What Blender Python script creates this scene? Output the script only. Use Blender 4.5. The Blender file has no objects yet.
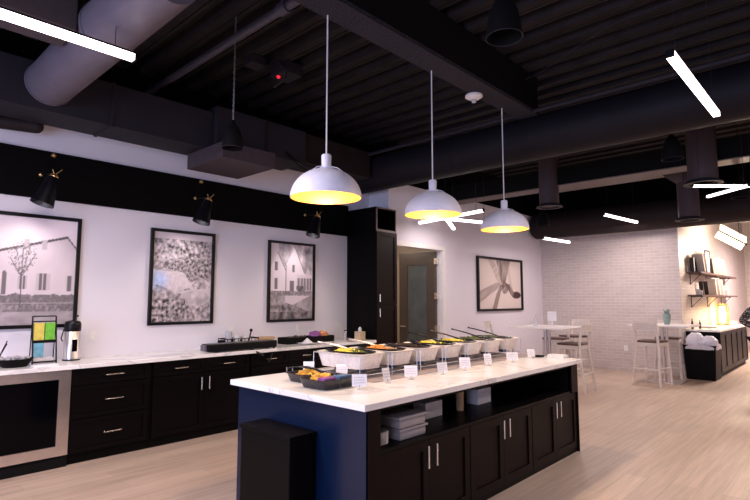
import bpy, bmesh, math, random
from mathutils import Vector, Matrix, noise
random.seed(7)
PI = math.pi
C = bpy.context.scene.collection
ORG = {}

# ------------------------------------------------------------------ materials
def mat(name, col, rough=.5, metal=0., noise_amt=0., nscale=20., bump=0., emit=None, estr=0., trans=0., ior=1.45, alpha=1., spec=.5, coat=0.):
    m = bpy.data.materials.new(name); m.use_nodes = True
    nt = m.node_tree; b = nt.nodes['Principled BSDF']
    b.inputs['Base Color'].default_value = (*col, 1); b.inputs['Roughness'].default_value = rough
    b.inputs['Metallic'].default_value = metal; b.inputs['Specular IOR Level'].default_value = spec
    b.inputs['Transmission Weight'].default_value = trans; b.inputs['IOR'].default_value = ior
    b.inputs['Alpha'].default_value = alpha; b.inputs['Coat Weight'].default_value = coat
    if emit: b.inputs['Emission Color'].default_value = (*emit, 1); b.inputs['Emission Strength'].default_value = estr
    if noise_amt or bump:
        tc = nt.nodes.new('ShaderNodeTexCoord'); n = nt.nodes.new('ShaderNodeTexNoise')
        n.inputs['Scale'].default_value = nscale; n.inputs['Detail'].default_value = 5
        nt.links.new(tc.outputs['Object'], n.inputs['Vector'])
        if noise_amt:
            r = nt.nodes.new('ShaderNodeValToRGB')
            r.color_ramp.elements[0].position = .3; r.color_ramp.elements[1].position = .7
            r.color_ramp.elements[0].color = (*[c*(1-noise_amt) for c in col], 1)
            r.color_ramp.elements[1].color = (*[min(1, c*(1+noise_amt)) for c in col], 1)
            nt.links.new(n.outputs['Fac'], r.inputs['Fac']); nt.links.new(r.outputs['Color'], b.inputs['Base Color'])
        if bump:
            bp = nt.nodes.new('ShaderNodeBump'); bp.inputs['Strength'].default_value = bump; bp.inputs['Distance'].default_value = .01
            nt.links.new(n.outputs['Fac'], bp.inputs['Height']); nt.links.new(bp.outputs['Normal'], b.inputs['Normal'])
    return m

def nodes(m): return m.node_tree, m.node_tree.nodes['Principled BSDF']
def uvec(nt, u, v, su=1., sv=1.):
    """vector made of two sums of object coordinates"""
    tc = nt.nodes.new('ShaderNodeTexCoord'); s = nt.nodes.new('ShaderNodeSeparateXYZ'); c = nt.nodes.new('ShaderNodeCombineXYZ')
    nt.links.new(tc.outputs['Object'], s.inputs[0])
    def src(k, sc):
        if len(k) == 1: o = s.outputs[k]
        else:
            a = nt.nodes.new('ShaderNodeMath'); a.operation = 'ADD'
            nt.links.new(s.outputs[k[0]], a.inputs[0]); nt.links.new(s.outputs[k[1]], a.inputs[1]); o = a.outputs[0]
        if sc != 1:
            a = nt.nodes.new('ShaderNodeMath'); a.operation = 'MULTIPLY'; a.inputs[1].default_value = sc
            nt.links.new(o, a.inputs[0]); o = a.outputs[0]
        return o
    nt.links.new(src(u, su), c.inputs[0]); nt.links.new(src(v, sv), c.inputs[1])
    return c.outputs[0]

def brick_mat():
    m = mat('glazed_brick', (.6, .5, .48), .38); nt, b = nodes(m)
    t = nt.nodes.new('ShaderNodeTexBrick'); nt.links.new(uvec(nt, 'XY', 'Z'), t.inputs['Vector'])
    t.inputs['Color1'].default_value = (.59, .52, .50, 1); t.inputs['Color2'].default_value = (.54, .47, .45, 1)
    t.inputs['Mortar'].default_value = (.70, .63, .61, 1); t.inputs['Scale'].default_value = 1
    t.inputs['Brick Width'].default_value = .21; t.inputs['Row Height'].default_value = .068
    t.inputs['Mortar Size'].default_value = .0045; t.inputs['Mortar Smooth'].default_value = .3
    nt.links.new(t.outputs['Color'], b.inputs['Base Color'])
    bp = nt.nodes.new('ShaderNodeBump'); bp.inputs['Strength'].default_value = .35; bp.inputs['Distance'].default_value = .01; bp.invert = True
    nt.links.new(t.outputs['Fac'], bp.inputs['Height']); nt.links.new(bp.outputs['Normal'], b.inputs['Normal'])
    return m
def floor_mat():
    m = mat('oak_plank', (.6, .5, .45), .42); nt, b = nodes(m)
    t = nt.nodes.new('ShaderNodeTexBrick'); nt.links.new(uvec(nt, 'Y', 'X'), t.inputs['Vector'])
    t.inputs['Color1'].default_value = (.56, .435, .355, 1); t.inputs['Color2'].default_value = (.48, .368, .30, 1)
    t.inputs['Mortar'].default_value = (.36, .27, .23, 1); t.inputs['Scale'].default_value = 1
    t.inputs['Brick Width'].default_value = 1.25; t.inputs['Row Height'].default_value = .18; t.inputs['Mortar Size'].default_value = .0016
    t.inputs['Bias'].default_value = -.1
    n = nt.nodes.new('ShaderNodeTexNoise'); n.inputs['Scale'].default_value = 1; n.inputs['Detail'].default_value = 6; n.inputs['Roughness'].default_value = .6
    nt.links.new(uvec(nt, 'Y', 'X', 1.3, 22), n.inputs['Vector'])
    r = nt.nodes.new('ShaderNodeValToRGB'); r.color_ramp.elements[0].position = .32; r.color_ramp.elements[1].position = .68
    r.color_ramp.elements[0].color = (.80, .79, .78, 1); r.color_ramp.elements[1].color = (1.08, 1.06, 1.05, 1)
    nt.links.new(n.outputs['Fac'], r.inputs['Fac'])
    mx = nt.nodes.new('ShaderNodeMix'); mx.data_type = 'RGBA'; mx.blend_type = 'MULTIPLY'; mx.inputs[0].default_value = 1
    nt.links.new(t.outputs['Color'], mx.inputs[6]); nt.links.new(r.outputs['Color'], mx.inputs[7])
    nt.links.new(mx.outputs[2], b.inputs['Base Color'])
    return m
def quartz_mat():
    m = mat('quartz', (.85, .85, .85), .18); nt, b = nodes(m)
    tc = nt.nodes.new('ShaderNodeTexCoord'); n = nt.nodes.new('ShaderNodeTexNoise'); n.inputs['Scale'].default_value = 1.3; n.inputs['Detail'].default_value = 7
    n.inputs['Distortion'].default_value = 1.2
    nt.links.new(tc.outputs['Object'], n.inputs['Vector'])
    r = nt.nodes.new('ShaderNodeValToRGB'); e = r.color_ramp.elements
    e[0].position = 0; e[0].color = (.90, .88, .89, 1); e[1].position = 1; e[1].color = (.90, .88, .89, 1)
    for p, c in ((.475, (.90, .88, .89, 1)), (.5, (.66, .64, .66, 1)), (.52, (.82, .80, .80, 1))):
        q = e.new(p); q.color = c
    nt.links.new(n.outputs['Fac'], r.inputs['Fac']); nt.links.new(r.outputs['Color'], b.inputs['Base Color'])
    return m
def attr_mat(name, rough=.35):
    m = mat(name, (1, 1, 1), rough); nt, b = nodes(m)
    a = nt.nodes.new('ShaderNodeVertexColor'); a.layer_name = 'print'
    nt.links.new(a.outputs['Color'], b.inputs['Base Color']); return m
def sleeve_mat():
    m = mat('patterned_cloth', (.05, .05, .05), .9); nt, b = nodes(m)
    tc = nt.nodes.new('ShaderNodeTexCoord'); v = nt.nodes.new('ShaderNodeTexVoronoi'); v.inputs['Scale'].default_value = 38
    nt.links.new(tc.outputs['Object'], v.inputs['Vector'])
    r = nt.nodes.new('ShaderNodeValToRGB'); r.color_ramp.interpolation = 'CONSTANT'
    r.color_ramp.elements[0].color = (.5, .44, .42, 1); r.color_ramp.elements[1].color = (.035, .03, .035, 1); r.color_ramp.elements[1].position = .33
    nt.links.new(v.outputs['Distance'], r.inputs['Fac']); nt.links.new(r.outputs['Color'], b.inputs['Base Color']); return m

M = dict(
    wall=mat('wall_paint', (.78, .745, .82), .7, bump=.03, nscale=60), beige=mat('hall_paint', (.62, .55, .48), .7, bump=.03, nscale=60),
    black_paint=mat('black_wall_paint', (.0016, .0012, .0014), .8, spec=.12, bump=.05, nscale=50),
    brick=brick_mat(), floor=floor_mat(), quartz=quartz_mat(),
    deck=mat('deck_paint', (.018, .0135, .015), .7, spec=.2, noise_amt=.3, nscale=6), duct=mat('duct_paint', (.022, .019, .026), .6, spec=.25, noise_amt=.12, nscale=3),
    box_paint=mat('box_duct_paint', (.062, .045, .052), .6, noise_amt=.1, spec=.3), duct_light=mat('round_duct_paint', (.145, .122, .155), .45, metal=.2, noise_amt=.1, nscale=3), duct_cross=mat('cross_duct_paint', (.011, .009, .013), .6, noise_amt=.15, nscale=4, spec=.2), duct_dark=mat('dark_duct_paint', (.020, .013, .014), .6, spec=.2, noise_amt=.15, nscale=4),
    band=mat('band_lit_tone', (.11, .082, .078), .5, noise_amt=.1),  # lighter brown with the underside's bounce light painted in; branch duct shares it
    fire=mat('fireproofing', (.020, .017, .026), .95, noise_amt=.75, nscale=60, bump=1.),
    cab=mat('espresso_lacquer', (.0028, .0016, .0022), .4, spec=.12, noise_amt=.15, nscale=3), cab_dark=mat('espresso_carcass', (.0018, .0012, .0016), .5, spec=.12, noise_amt=.1),
    cab_tall=mat('espresso_tall', (.0065, .0024, .0022), .45, spec=.12, noise_amt=.15), navy=mat('navy_lacquer', (.002, .009, .034), .28, noise_amt=.1),
    edge=mat('lit_edge_tone', (.16, .11, .10), .4, noise_amt=.1),  # pale tone standing in for light on the cubby frame
    steel=mat('stainless', (.72, .66, .64), .3, metal=1., noise_amt=.08, nscale=8), nickel=mat('nickel', (.8, .76, .72), .25, metal=1., noise_amt=.03),
    brass=mat('brass', (.75, .5, .22), .3, metal=1., noise_amt=.05), black=mat('satin_black', (.003, .003, .005), .35, spec=.3, noise_amt=.1), blackm=mat('matte_black', (.003, .0026, .0028), .8, spec=.2, noise_amt=.1),
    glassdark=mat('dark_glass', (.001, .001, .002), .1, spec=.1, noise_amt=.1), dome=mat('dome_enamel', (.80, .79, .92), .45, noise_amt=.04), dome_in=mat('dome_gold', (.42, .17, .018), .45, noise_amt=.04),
    cord=mat('white_cord', (.75, .73, .75), .5, noise_amt=.03), bulb=mat('warm_bulb', (1, .8, .5), .5, emit=(1, .72, .35), estr=9, noise_amt=.01),
    led=mat('led_diffuser', (1, .95, .95), .5, emit=(1, .88, .88), estr=5, noise_amt=.01), white=mat('white_plastic', (.8, .78, .78), .4, noise_amt=.03),
    foil=mat('foil_pan', (.84, .78, .76), .4, metal=.2, noise_amt=.1, nscale=30, bump=.3), wire=mat('rack_wire', (.7, .68, .7), .3, metal=.8, noise_amt=.05),
    fuel=mat('fuel_can', (.05, .07, .12), .4, noise_amt=.2), paper=mat('card_paper', (.86, .84, .88), .7, noise_amt=.03), ink=mat('ink', (.16, .15, .22), .8, noise_amt=.1),
    chip=mat('corn_chip', (.82, .50, .10), .7, noise_amt=.2), orange=mat('cheese_orange', (.80, .30, .05), .6, noise_amt=.3, nscale=60), yellow=mat('corn_yellow', (.82, .66, .10), .6, noise_amt=.25, nscale=60),
    greens=mat('greens', (.10, .13, .03), .7, noise_amt=.5, nscale=50), beans=mat('beans', (.05, .035, .03), .4, noise_amt=.4, nscale=50), purple=mat('purple_wrap', (.28, .08, .30), .4, noise_amt=.2), blue=mat('blue_pack', (.08, .16, .30), .4, noise_amt=.2),
    sauce=mat('pan_contents', (.62, .40, .24), .6, noise_amt=.3, nscale=30), tray=mat('black_tray', (.018, .016, .022), .25, noise_amt=.1),
    clear=mat('clear_plastic', (.82, .80, .84), .2, trans=.5, noise_amt=.02), lid=mat('frosted_container', (.42, .39, .42), .35, trans=.15, noise_amt=.05),
    stool=mat('stool_paint', (.70, .64, .61), .45, noise_amt=.05), seat=mat('brown_seat', (.11, .06, .05), .45, noise_amt=.3, nscale=15), tabletop=mat('white_laminate', (.82, .78, .78), .3, noise_amt=.03),
    vase=mat('grey_green_glaze', (.22, .30, .28), .4, noise_amt=.15), wood=mat('tan_wood', (.62, .38, .20), .5, noise_amt=.15, nscale=12), kraft=mat('kraft_box', (.66, .50, .33), .7, noise_amt=.06),
    tissue=mat('tissue', (.85, .85, .88), .8, noise_amt=.03), green=mat('green_pack', (.16, .50, .05), .45, noise_amt=.25), ypack=mat('yellow_pack', (.70, .58, .12), .45, noise_amt=.2), bpack=mat('blue_green_pack', (.15, .38, .50), .45, noise_amt=.3),
    door=mat('door_brown', (.085, .065, .055), .4, noise_amt=.08), pane=mat('door_glass', (.10, .12, .13), .05, noise_amt=.25, nscale=3), shelf=mat('walnut_shelf', (.10, .05, .04), .4, noise_amt=.25, nscale=10),
    book=mat('book_cream', (.66, .61, .56), .6, noise_amt=.05), bookb=mat('book_black', (.02, .018, .02), .5, noise_amt=.1), shade=mat('linen_shade', (1, .85, .6), .7, emit=(1, .80, .50), estr=5.5, noise_amt=.02),
    lampglow=mat('lamp_flame', (1, .8, .5), .6, emit=(1, .72, .36), estr=16, noise_amt=.02), amber=mat('amber_glass', (1, .85, .6), .05, trans=.95, noise_amt=.05),
    liner=mat('bin_liner', (.72, .70, .80), .35, trans=.15, noise_amt=.1), red=mat('red_indicator', (.8, .02, .03), .4, emit=(1, .02, .04), estr=1.2, noise_amt=.02),
    skin=mat('skin', (.55, .33, .25), .55, noise_amt=.05), hair=mat('dark_hair', (.03, .02, .015), .6, noise_amt=.3, nscale=80), trousers=mat('dark_trousers', (.02, .02, .028), .85, noise_amt=.15), cloth=sleeve_mat(),
    chain=mat('chain_steel', (.45, .42, .42), .4, metal=.9, noise_amt=.2), pipe=mat('pipe_paint', (.06, .055, .08), .45, noise_amt=.1), art=attr_mat('photo_print'), bag=mat('snack_bag', (.75, .28, .10), .35, noise_amt=.45, nscale=18),
)

# ------------------------------------------------------------------ mesh helper
class B:
    def __init__(s): s.bm = bmesh.new()
    def box(s, x0, x1, y0, y1, z0, z1, bev=0, M4=None):
        r = bmesh.ops.create_cube(s.bm, size=1, matrix=Matrix.Translation(((x0+x1)/2, (y0+y1)/2, (z0+z1)/2)) @ Matrix.Diagonal((abs(x1-x0), abs(y1-y0), abs(z1-z0), 1)))
        vs = r['verts']
        if bev:
            es = {e for v in vs for e in v.link_edges}
            g = bmesh.ops.bevel(s.bm, geom=list(es), offset=bev, segments=2, affect='EDGES', profile=.6)
            vs = list({v for f in g['faces'] for v in f.verts} | {v for v in vs if v.is_valid})
        if M4: bmesh.ops.transform(s.bm, matrix=M4, verts=vs)
        return s
    def tube(s, p0, p1, r0, r1=None, seg=12, caps=True):
        p0 = Vector(p0); p1 = Vector(p1); d = p1-p0; r1 = r0 if r1 is None else r1
        Mx = Matrix.Translation((p0+p1)/2) @ d.to_track_quat('Z', 'Y').to_matrix().to_4x4()
        bmesh.ops.create_cone(s.bm, cap_ends=caps, segments=seg, radius1=r0, radius2=r1, depth=d.length, matrix=Mx); return s
    def path(s, pts, r, seg=8):
        pts = [Vector(p) for p in pts]; rings = []
        for i, p in enumerate(pts):
            d = (pts[min(i+1, len(pts)-1)]-pts[max(i-1, 0)]).normalized(); q = d.to_track_quat('Z', 'Y')
            rings.append([s.bm.verts.new(p + q @ Vector((r*math.cos(2*PI*k/seg), r*math.sin(2*PI*k/seg), 0))) for k in range(seg)])
        for a, b in zip(rings, rings[1:]):
            best = min(range(seg), key=lambda o: (a[0].co-b[o].co).length)
            for k in range(seg): s.bm.faces.new((a[k], a[(k+1) % seg], b[(k+1+best) % seg], b[(k+best) % seg]))
        s.bm.faces.new(rings[0][::-1]); s.bm.faces.new(rings[-1]); return s
    def lathe(s, prof, c, seg=32, M4=None, close=False, sx=1, sy=1):
        rings = []
        for r, z in prof:
            rings.append([s.bm.verts.new((c[0]+r*sx*math.cos(2*PI*k/seg), c[1]+r*sy*math.sin(2*PI*k/seg), c[2]+z)) for k in range(seg)])
        fs = []
        for a, b in zip(rings, rings[1:]):
            for k in range(seg): s.bm.faces.new((a[k], a[(k+1) % seg], b[(k+1) % seg], b[k]))
        if close: s.bm.faces.new(rings[0][::-1]); s.bm.faces.new(rings[-1])
        if M4: bmesh.ops.transform(s.bm, matrix=M4, verts=[v for r in rings for v in r])
        return s
    def ball(s, c, r, sc=(1, 1, 1), sub=2):
        bmesh.ops.create_icosphere(s.bm, subdivisions=sub, radius=r, matrix=Matrix.Translation(c) @ Matrix.Diagonal((*sc, 1))); return s
    def prism(s, poly, axis, a, b):
        """poly in the two other axes (order kept), extruded from a to b along axis"""
        def P(u, v, w): return (w, u, v) if axis == 'X' else (u, w, v) if axis == 'Y' else (u, v, w)
        A = [s.bm.verts.new(P(u, v, a)) for u, v in poly]; Bq = [s.bm.verts.new(P(u, v, b)) for u, v in poly]
        s.bm.faces.new(A); s.bm.faces.new(Bq[::-1]); n = len(poly)
        for k in range(n): s.bm.faces.new((A[k], Bq[k], Bq[(k+1) % n], A[(k+1) % n]))
        return s
    def build(s, name, m, parent=None, smooth=False, base=None, **tags):
        bm = s.bm; bmesh.ops.recalc_face_normals(bm, faces=bm.faces)
        if parent is not None: o0 = ORG[parent.name]
        elif base is not None: o0 = Vector(base)
        else:
            xs = [v.co for v in bm.verts]
            o0 = Vector(((min(v.x for v in xs)+max(v.x for v in xs))/2, (min(v.y for v in xs)+max(v.y for v in xs))/2, min(v.z for v in xs)))
        bmesh.ops.translate(bm, verts=bm.verts, vec=-o0)
        me = bpy.data.meshes.new(name); bm.to_mesh(me); bm.free()
        me.materials.append(M[m] if isinstance(m, str) else m)
        if smooth:
            for p in me.polygons: p.use_smooth = True
            me.set_sharp_from_angle(angle=.7)
        o = bpy.data.objects.new(name, me); C.objects.link(o)
        if parent is not None: o.parent = parent
        else: o.location = o0
        ORG[o.name] = o0.copy()
        for k, v in tags.items(): o[k] = v
        return o
def thing(name, label, cat, loc, group=None, rz=0):
    o = bpy.data.objects.new(name, None); o.empty_display_size = .1; C.objects.link(o); o.location = loc; o.rotation_euler.z = rz
    ORG[o.name] = Vector(loc); tag(o, label, cat, group); return o
def tag(o, label, cat, group=None):
    o['label'] = label; o['category'] = cat
    if group: o['group'] = group
    return o
KIDS = {}
def copy_tree(o, parent=None):
    c = o.copy(); C.objects.link(c)
    if parent is not None: c.parent = parent
    for ch in [q for q in C.objects if q.parent == o]: copy_tree(ch, c)
    return c
def struct(name, b, m, **k):
    o = b.build(name, m, base=(0, 0, 0), **k); o['kind'] = 'structure'; return o

# ------------------------------------------------------------------ pixel helper used once to measure the hanging things
XW, XD, YB, XN = -6.10, -5.66, 12.05, -2.674     # left wall, door wall, brick wall, niche wall

# ------------------------------------------------------------------ the room
struct('floor', B().box(-8.2, 6, -4, 21, -.12, 0), 'floor')
# left wall; the black band is paint
struct('wall_left', B().box(XW-.2, XW, -4, 6.40, 0, 3.62), 'wall')
struct('wall_left_top', B().box(XW-.2, XW, -4, 6.40, 3.62, 4.3), 'black_paint')
struct('trim_1', B().box(XW-.002, XW+.035, -4, 5.86, 2.57, 3.07), 'black_paint')
# wall with the door opening Y 6.45..7.94 , z 2.46
b = B(); b.box(XD-.15, XD, 6.40, 6.47, 0, 3.53); b.box(XD-.15, XD, 7.94, YB, 0, 3.53); b.box(XD-.15, XD, 6.47, 7.94, 2.47, 3.53)
struct('wall_door_side', b, 'wall')
struct('wall_door_side_top', B().box(XD-.15, XD, 6.4, YB, 3.53, 4.3), 'black_paint')
struct('wall_return', B().box(XW, XD-.15, 6.40, 6.46, 0, 3.62), 'wall')
struct('wall_return_top', B().box(XW, XD-.15, 6.40, 6.46, 3.62, 4.3), 'black_paint')
struct('wall_far', B().box(XD-.15, XN, YB, YB+.2, 0, 3.11), 'brick')
struct('wall_niche', B().box(XN-.2, XN, YB+.2, 20.5, 0, 4.3), 'brick')
struct('wall_niche_far', B().box(XN-.2, 6, 20.5, 20.7, 0, 4.3), 'brick')
struct('wall_header', B().box(XD-.15, 6, YB, YB+.2, 3.11, 4.3), 'black_paint')
struct('wall_right', B().box(5.8, 6, -4, 20.5, 0, 4.3), 'wall')
# wall behind the camera with the big daylight window
b = B(); b.box(-6.3, -4.6, -4, -3.8, 0, 4.3); b.box(1.4, 6, -4, -3.8, 0, 4.3); b.box(-4.6, 1.4, -4, -3.8, 0, .5); b.box(-4.6, 1.4, -4, -3.8, 3.0, 4.3)
struct('wall_back', b, 'wall')
b = B()
for x in (-4.6, -2.6, -.6, 1.35): b.box(x, x+.05, -3.95, -3.85, .5, 3)
b.box(-4.6, 1.4, -3.95, -3.85, .5, .55); b.box(-4.6, 1.4, -3.95, -3.85, 2.95, 3)
struct('window_1', b, 'black')
# hallway behind the door
struct('wall_hall', B().box(-8.2, -8.05, 6.2, 12.2, 0, 3.0), 'beige')
struct('wall_hall_end', B().box(-8.05, -5.81, 8.9, 9.0, 0, 3.0), 'beige')
struct('wall_hall_near', B().box(-8.05, -5.81, 6.46, 6.52, 0, 3.0), 'beige')
struct('ceiling_hall', B().box(-8.2, -5.81, 6.46, 9.0, 3.0, 3.05), 'white')
struct('baseboard_far', B().box(XD, XN, YB-.012, YB, 0, .1), 'brick')
struct('baseboard_door_side', B().box(XD, XD+.012, 8.02, YB-.02, 0, .1), 'white')
# ribbed deck: ribs run along X
zlo, zup, pit, fl = 4.22, 4.33, .30, .13
poly = []; y = -4.
while y < 20.5:
    poly += [(y, zup), (y+pit-fl-.06, zup), (y+pit-fl-.03, zlo), (y+pit-.075, zlo), (y+pit-.073, zlo+.03), (y+pit-.063, zlo+.03), (y+pit-.061, zlo), (y+pit-.03, zlo), (y+pit, zup)]; y += pit
poly += [(y, 4.45), (-4., 4.45)]
struct('ceiling', B().prism(poly, 'X', -6.3, 6), 'deck')
# door frame trim
b = B(); b.box(XD-.155, XD+.015, 7.92, 7.94, 0, 2.45); b.box(XD, XD+.015, 7.94, 8.0, 0, 2.53); b.box(XD-.155, XD+.015, 6.475, 7.94, 2.45, 2.47); b.box(XD, XD+.015, 6.40, 7.94, 2.47, 2.53)
struct('trim_2', b, 'white')
# open door: slab into hallway, hinged on the far jamb
d = thing('door_1', 'dark brown door with a tall narrow glass pane, standing open', 'door', (-5.80, 7.90, 0)); d['kind'] = 'structure'
b = B(); x0, x1, y0, y1 = -6.66, -5.78, 7.85, 7.895
b.box(x0, x0+.20, y0, y1, .01, 2.44); b.box(x1-.20, x1, y0, y1, .01, 2.44); b.box(x0+.2, x1-.2, y0, y1, 2.20, 2.44); b.box(x0+.2, x1-.2, y0, y1, .01, .45)
b.build('door_slab', 'door', d)
B().box(x0+.2, x1-.2, y0+.015, y1-.015, .45, 2.20).build('door_pane', 'pane', d)
for z in (.3, .95, 1.55, 2.2): B().box(-5.80, -5.74, 7.84, 7.92, z, z+.11).build('hinge', 'nickel', d)
B().tube((-6.58, 7.80, 1.02), (-6.58, 7.86, 1.02), .012).tube((-6.59, 7.80, 1.02), (-6.46, 7.80, 1.02), .011).build('handle', 'nickel', d, True)

# beam with fireproofing
bm_ = thing('ceiling_beam', 'dark steel beam with rough fireproofed underside, running over the white dome pendants', 'beam', (-2.81, 5.5, 3.75))
B().box(-2.94, -2.69, -4, 5.78, 3.75, 3.79).build('bottom_flange', 'fire', bm_)
B().box(-2.72, -2.695, -4, 5.78, 3.79, 4.22).box(-2.94, -2.915, -4, 5.78, 3.79, 4.22).build('web', 'blackm', bm_)

# ------------------------------------------------------------------ ducts
# rectangular duct along left wall
d = thing('rectangular_duct', 'long dark grey rectangular duct running above the left wall', 'duct', (-5.66, 1, 3.29))
B().box(-5.90, -5.43, -3.78, 3.04, 3.29, 3.73).build('duct_body', 'duct', d)
for y in (-1, .35, 1.9): B().box(-5.91, -5.42, y, y+.03, 3.28, 3.74).build('seam_flange', 'duct', d)
d = thing('rectangular_duct', 'stepped dark grey duct box after the long rectangular duct', 'duct', (-5.62, 3.7, 3.37))
B().box(-5.90, -5.36, 3.045, 4.37, 3.36, 3.80).build('duct_body', 'duct', d)
B().box(-5.91, -5.345, 3.72, 3.75, 3.35, 3.81).build('seam_flange', 'duct_dark', d)
B().prism([(3.045, 3.1), (3.63, 3.1), (3.63, 3.28), (2.93, 3.28), (2.93, 3.1)], 'X', -5.83, -5.02).build('duct_box', 'box_paint', tag(thing('duct_box', '', 'duct', (-5.4, 3.2, 3.1)), 'flat wide duct box slung below the ducts on the left wall', 'duct'))
d = thing('duct_elbow', 'dark duct elbow joining the wall duct box to the big cross duct', 'duct', (-5.62, 5.0, 3.4))
B().box(-5.88, -5.40, 4.375, 5.68, 3.40, 3.80).build('duct_body', 'duct_dark', d)
# big cross duct
d = thing('cross_duct', 'big dark cross duct spanning the room above the pendants', 'duct', (-1, 6.1, 3.28))
B().tube((-6.09, 6.02, 3.56), (5.7, 6.02, 3.56), .275, seg=48).build('duct_body', 'duct_cross', d, True)
for x in (-4.0, -.2, 3.2): B().tube((x, 6.02, 3.56), (x+.03, 6.02, 3.56), .279, seg=48).build('joint_ring', 'duct_cross', d, True)
d = thing('rectangular_duct', 'boxy dark purple-grey duct behind the fat round duct, top left corner', 'duct', (-4.17, -1.3, 3.46))
B().box(-4.35, -4.0, -3.7, 1.14, 3.46, 4.10, bev=.01).build('duct_body', 'box_paint', d)
# fat round duct top left
d = thing('round_duct', 'fat pale grey round duct at the top left, meeting the rectangular duct', 'duct', (-4, 1.44, 3.4))
b = B(); b.tube((-5.42, 1.345, 3.545), (-2.96, 1.345, 3.545), .20, seg=48); b.build('duct_body', 'duct_light', d, True)
for x in (-5.415, -3.98): B().tube((x, 1.345, 3.545), (x+.03, 1.345, 3.545), .207, seg=48).build('joint_ring', 'duct_light', d, True)
tag(B().tube((-6.09, .9, 3.27), (-5.95, 1.38, 3.27), .07, seg=16).ball((-5.95, 1.38, 3.27), .07).build('duct_stub', 'duct_dark', None, True), 'short dark duct stub behind the rectangular duct at the far left', 'duct')
# band duct at Y=8
d = thing('flat_duct', 'long flat brownish duct crossing the room behind the pendants', 'duct', (-1, 8.2, 3.36))
B().box(-5.64, 5.7, 8.0, 8.34, 3.36, 3.375).build('bottom_flange', 'band', d, label='underside plate with its lit brown painted in')  # separate plate; light on the duct's underside is put into its colour
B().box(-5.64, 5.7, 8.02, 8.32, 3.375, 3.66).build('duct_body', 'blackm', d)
# drops with diffusers
def drop(x, y, z0, z1, r, label):
    d = thing('duct_drop', label, 'duct', (x, y, z0), 'round vertical duct drops')
    B().tube((x, y, z0+.02), (x, y, z1), r, seg=32).build('pipe', 'box_paint', d, True)
    B().lathe([(r+.005, .05), (r+.05, .015), (r+.055, 0), (r-.005, 0), (r-.02, .03)], (x, y, z0), 32).build('diffuser_ring', 'duct', d, True)
    B().lathe([(.0, .02), (r-.05, .02), (r-.04, .035), (0, .035)], (x, y, z0), 32).build('diffuser_plate', 'duct_dark', d, True)
drop(-3.60, 8.02, 3.03, 4.22, .155, 'vertical round duct drop behind the far dome pendant')
drop(-1.42, 7.9, 3.06, 4.22, .175, 'widest vertical round duct drop, behind the crossed light tubes at the right')
drop(-1.95, 9.6, 2.82, 3.70, .155, 'vertical round duct drop above the edge of the brick wall')
d = tag(B().prism([(9.45, 3.62), (9.75, 3.62), (9.75, 3.75), (9.45, 3.75)], 'X', -4.2, -2.3).prism([(-2.3, 3.62), (-2.1, 3.45), (-1.8, 3.45), (-1.8, 3.75), (-2.3, 3.75)], 'Y', 9.45, 9.75).build('branch_duct', 'band'), 'angled branch duct feeding the drop above the brick wall edge', 'duct')
# long round duct in front of header
d = thing('round_duct', 'long dark round duct with a rounded end running above the brick wall', 'duct', (-1, 11.62, 2.97))
B().tube((-5.55, 11.62, 3.27), (5.5, 11.62, 3.27), .30, seg=40).tube((-5.62, 11.62, 3.27), (-5.55, 11.62, 3.27), .24, .30, seg=40).build('duct_body', 'duct_dark', d, True)
# pipes
d = thing('ceiling_pipe', 'blue-grey pipe with coupling crossing beneath the deck, top left', 'pipe', (-4.2, 2.53, 4.0))
B().tube((-6.08, 2.53, 4.0), (-3.0, 2.53, 4.0), .038, seg=16).build('pipe', 'pipe', d, True)
B().tube((-3.47, 2.53, 4.0), (-3.36, 2.53, 4.0), .055, seg=16).tube((-3.40, 2.53, 4.0), (-3.40, 2.53, 4.2), .04, seg=16).build('coupling', 'pipe', d, True)
tag(B().tube((-6.05, 5.66, 3.77), (5.5, 5.66, 3.77), .026, seg=12).build('ceiling_pipe', 'duct', None, True), 'thin dark pipe running along the top of the big cross duct', 'pipe')
tag(B().path([(-1.2+i*.25, 4.9-.09*i, 4.12-.05*math.sin(i*.9)) for i in range(-8, 14)], .006, 6).build('ceiling_cable', 'duct'), 'loose cable strung beneath the deck at the upper right', 'cable')
tag(B().path([(-5.0, 4.4+.02*i, 3.85-.002*(i-6)**2*-1) if 0 else (-5.33, 4.0+.07*i, 3.45-.18*math.sin(PI*i/12)) for i in range(13)], .006, 6).path([(-5.33, 4.03+.06*i, 3.45-.12*math.sin(PI*i/12)) for i in range(13)], .006, 6).build('cable_loop', 'blackm'), 'loops of black cable dangling from the stepped duct box', 'cable')
tag(B().path([(-4.6+.03*i, 3.35, 4.2-.03*i+.0) for i in range(6)]+[(-4.45, 3.33, 3.95), (-4.55, 3.25, 3.85)], .012, 8).build('conduit', 'duct', None, True), 'curved dark conduit beside the red indicator box', 'cable')
# devices on the ceiling
d = thing('smoke_detector', 'white round smoke detector under the dark ceiling beam', 'smoke detector', (-2.985, 4.86, 3.70))
B().lathe([(.0, .05), (.092, .05), (.095, .03), (.06, .008), (.03, 0), (0, 0)], (-2.93, 4.72, 3.70), 28).build('housing', 'white', d, True)
B().lathe([(.028, .001), (.022, -.03), (0, -.032)], (-2.93, 4.72, 3.70), 20).build('sensor_head', 'clear', d, True)
d = thing('indicator_box', 'dark ceiling box with a red indicator light', 'ceiling sensor', (-4.65, 3.5, 4.06))
B().box(-4.80, -4.52, 3.38, 3.62, 4.08, 4.22, bev=.01).build('housing', 'duct', d)
B().ball((-4.70, 3.42, 4.075), .022).build('red_light', 'red', d, True, label='glowing red light')
tag(B().box(-4.85, -4.67, 3.05, 3.22, 4.12, 4.22, bev=.01).build('junction_box', 'duct'), 'small dark junction box near the red indicator box', 'junction box')

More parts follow.
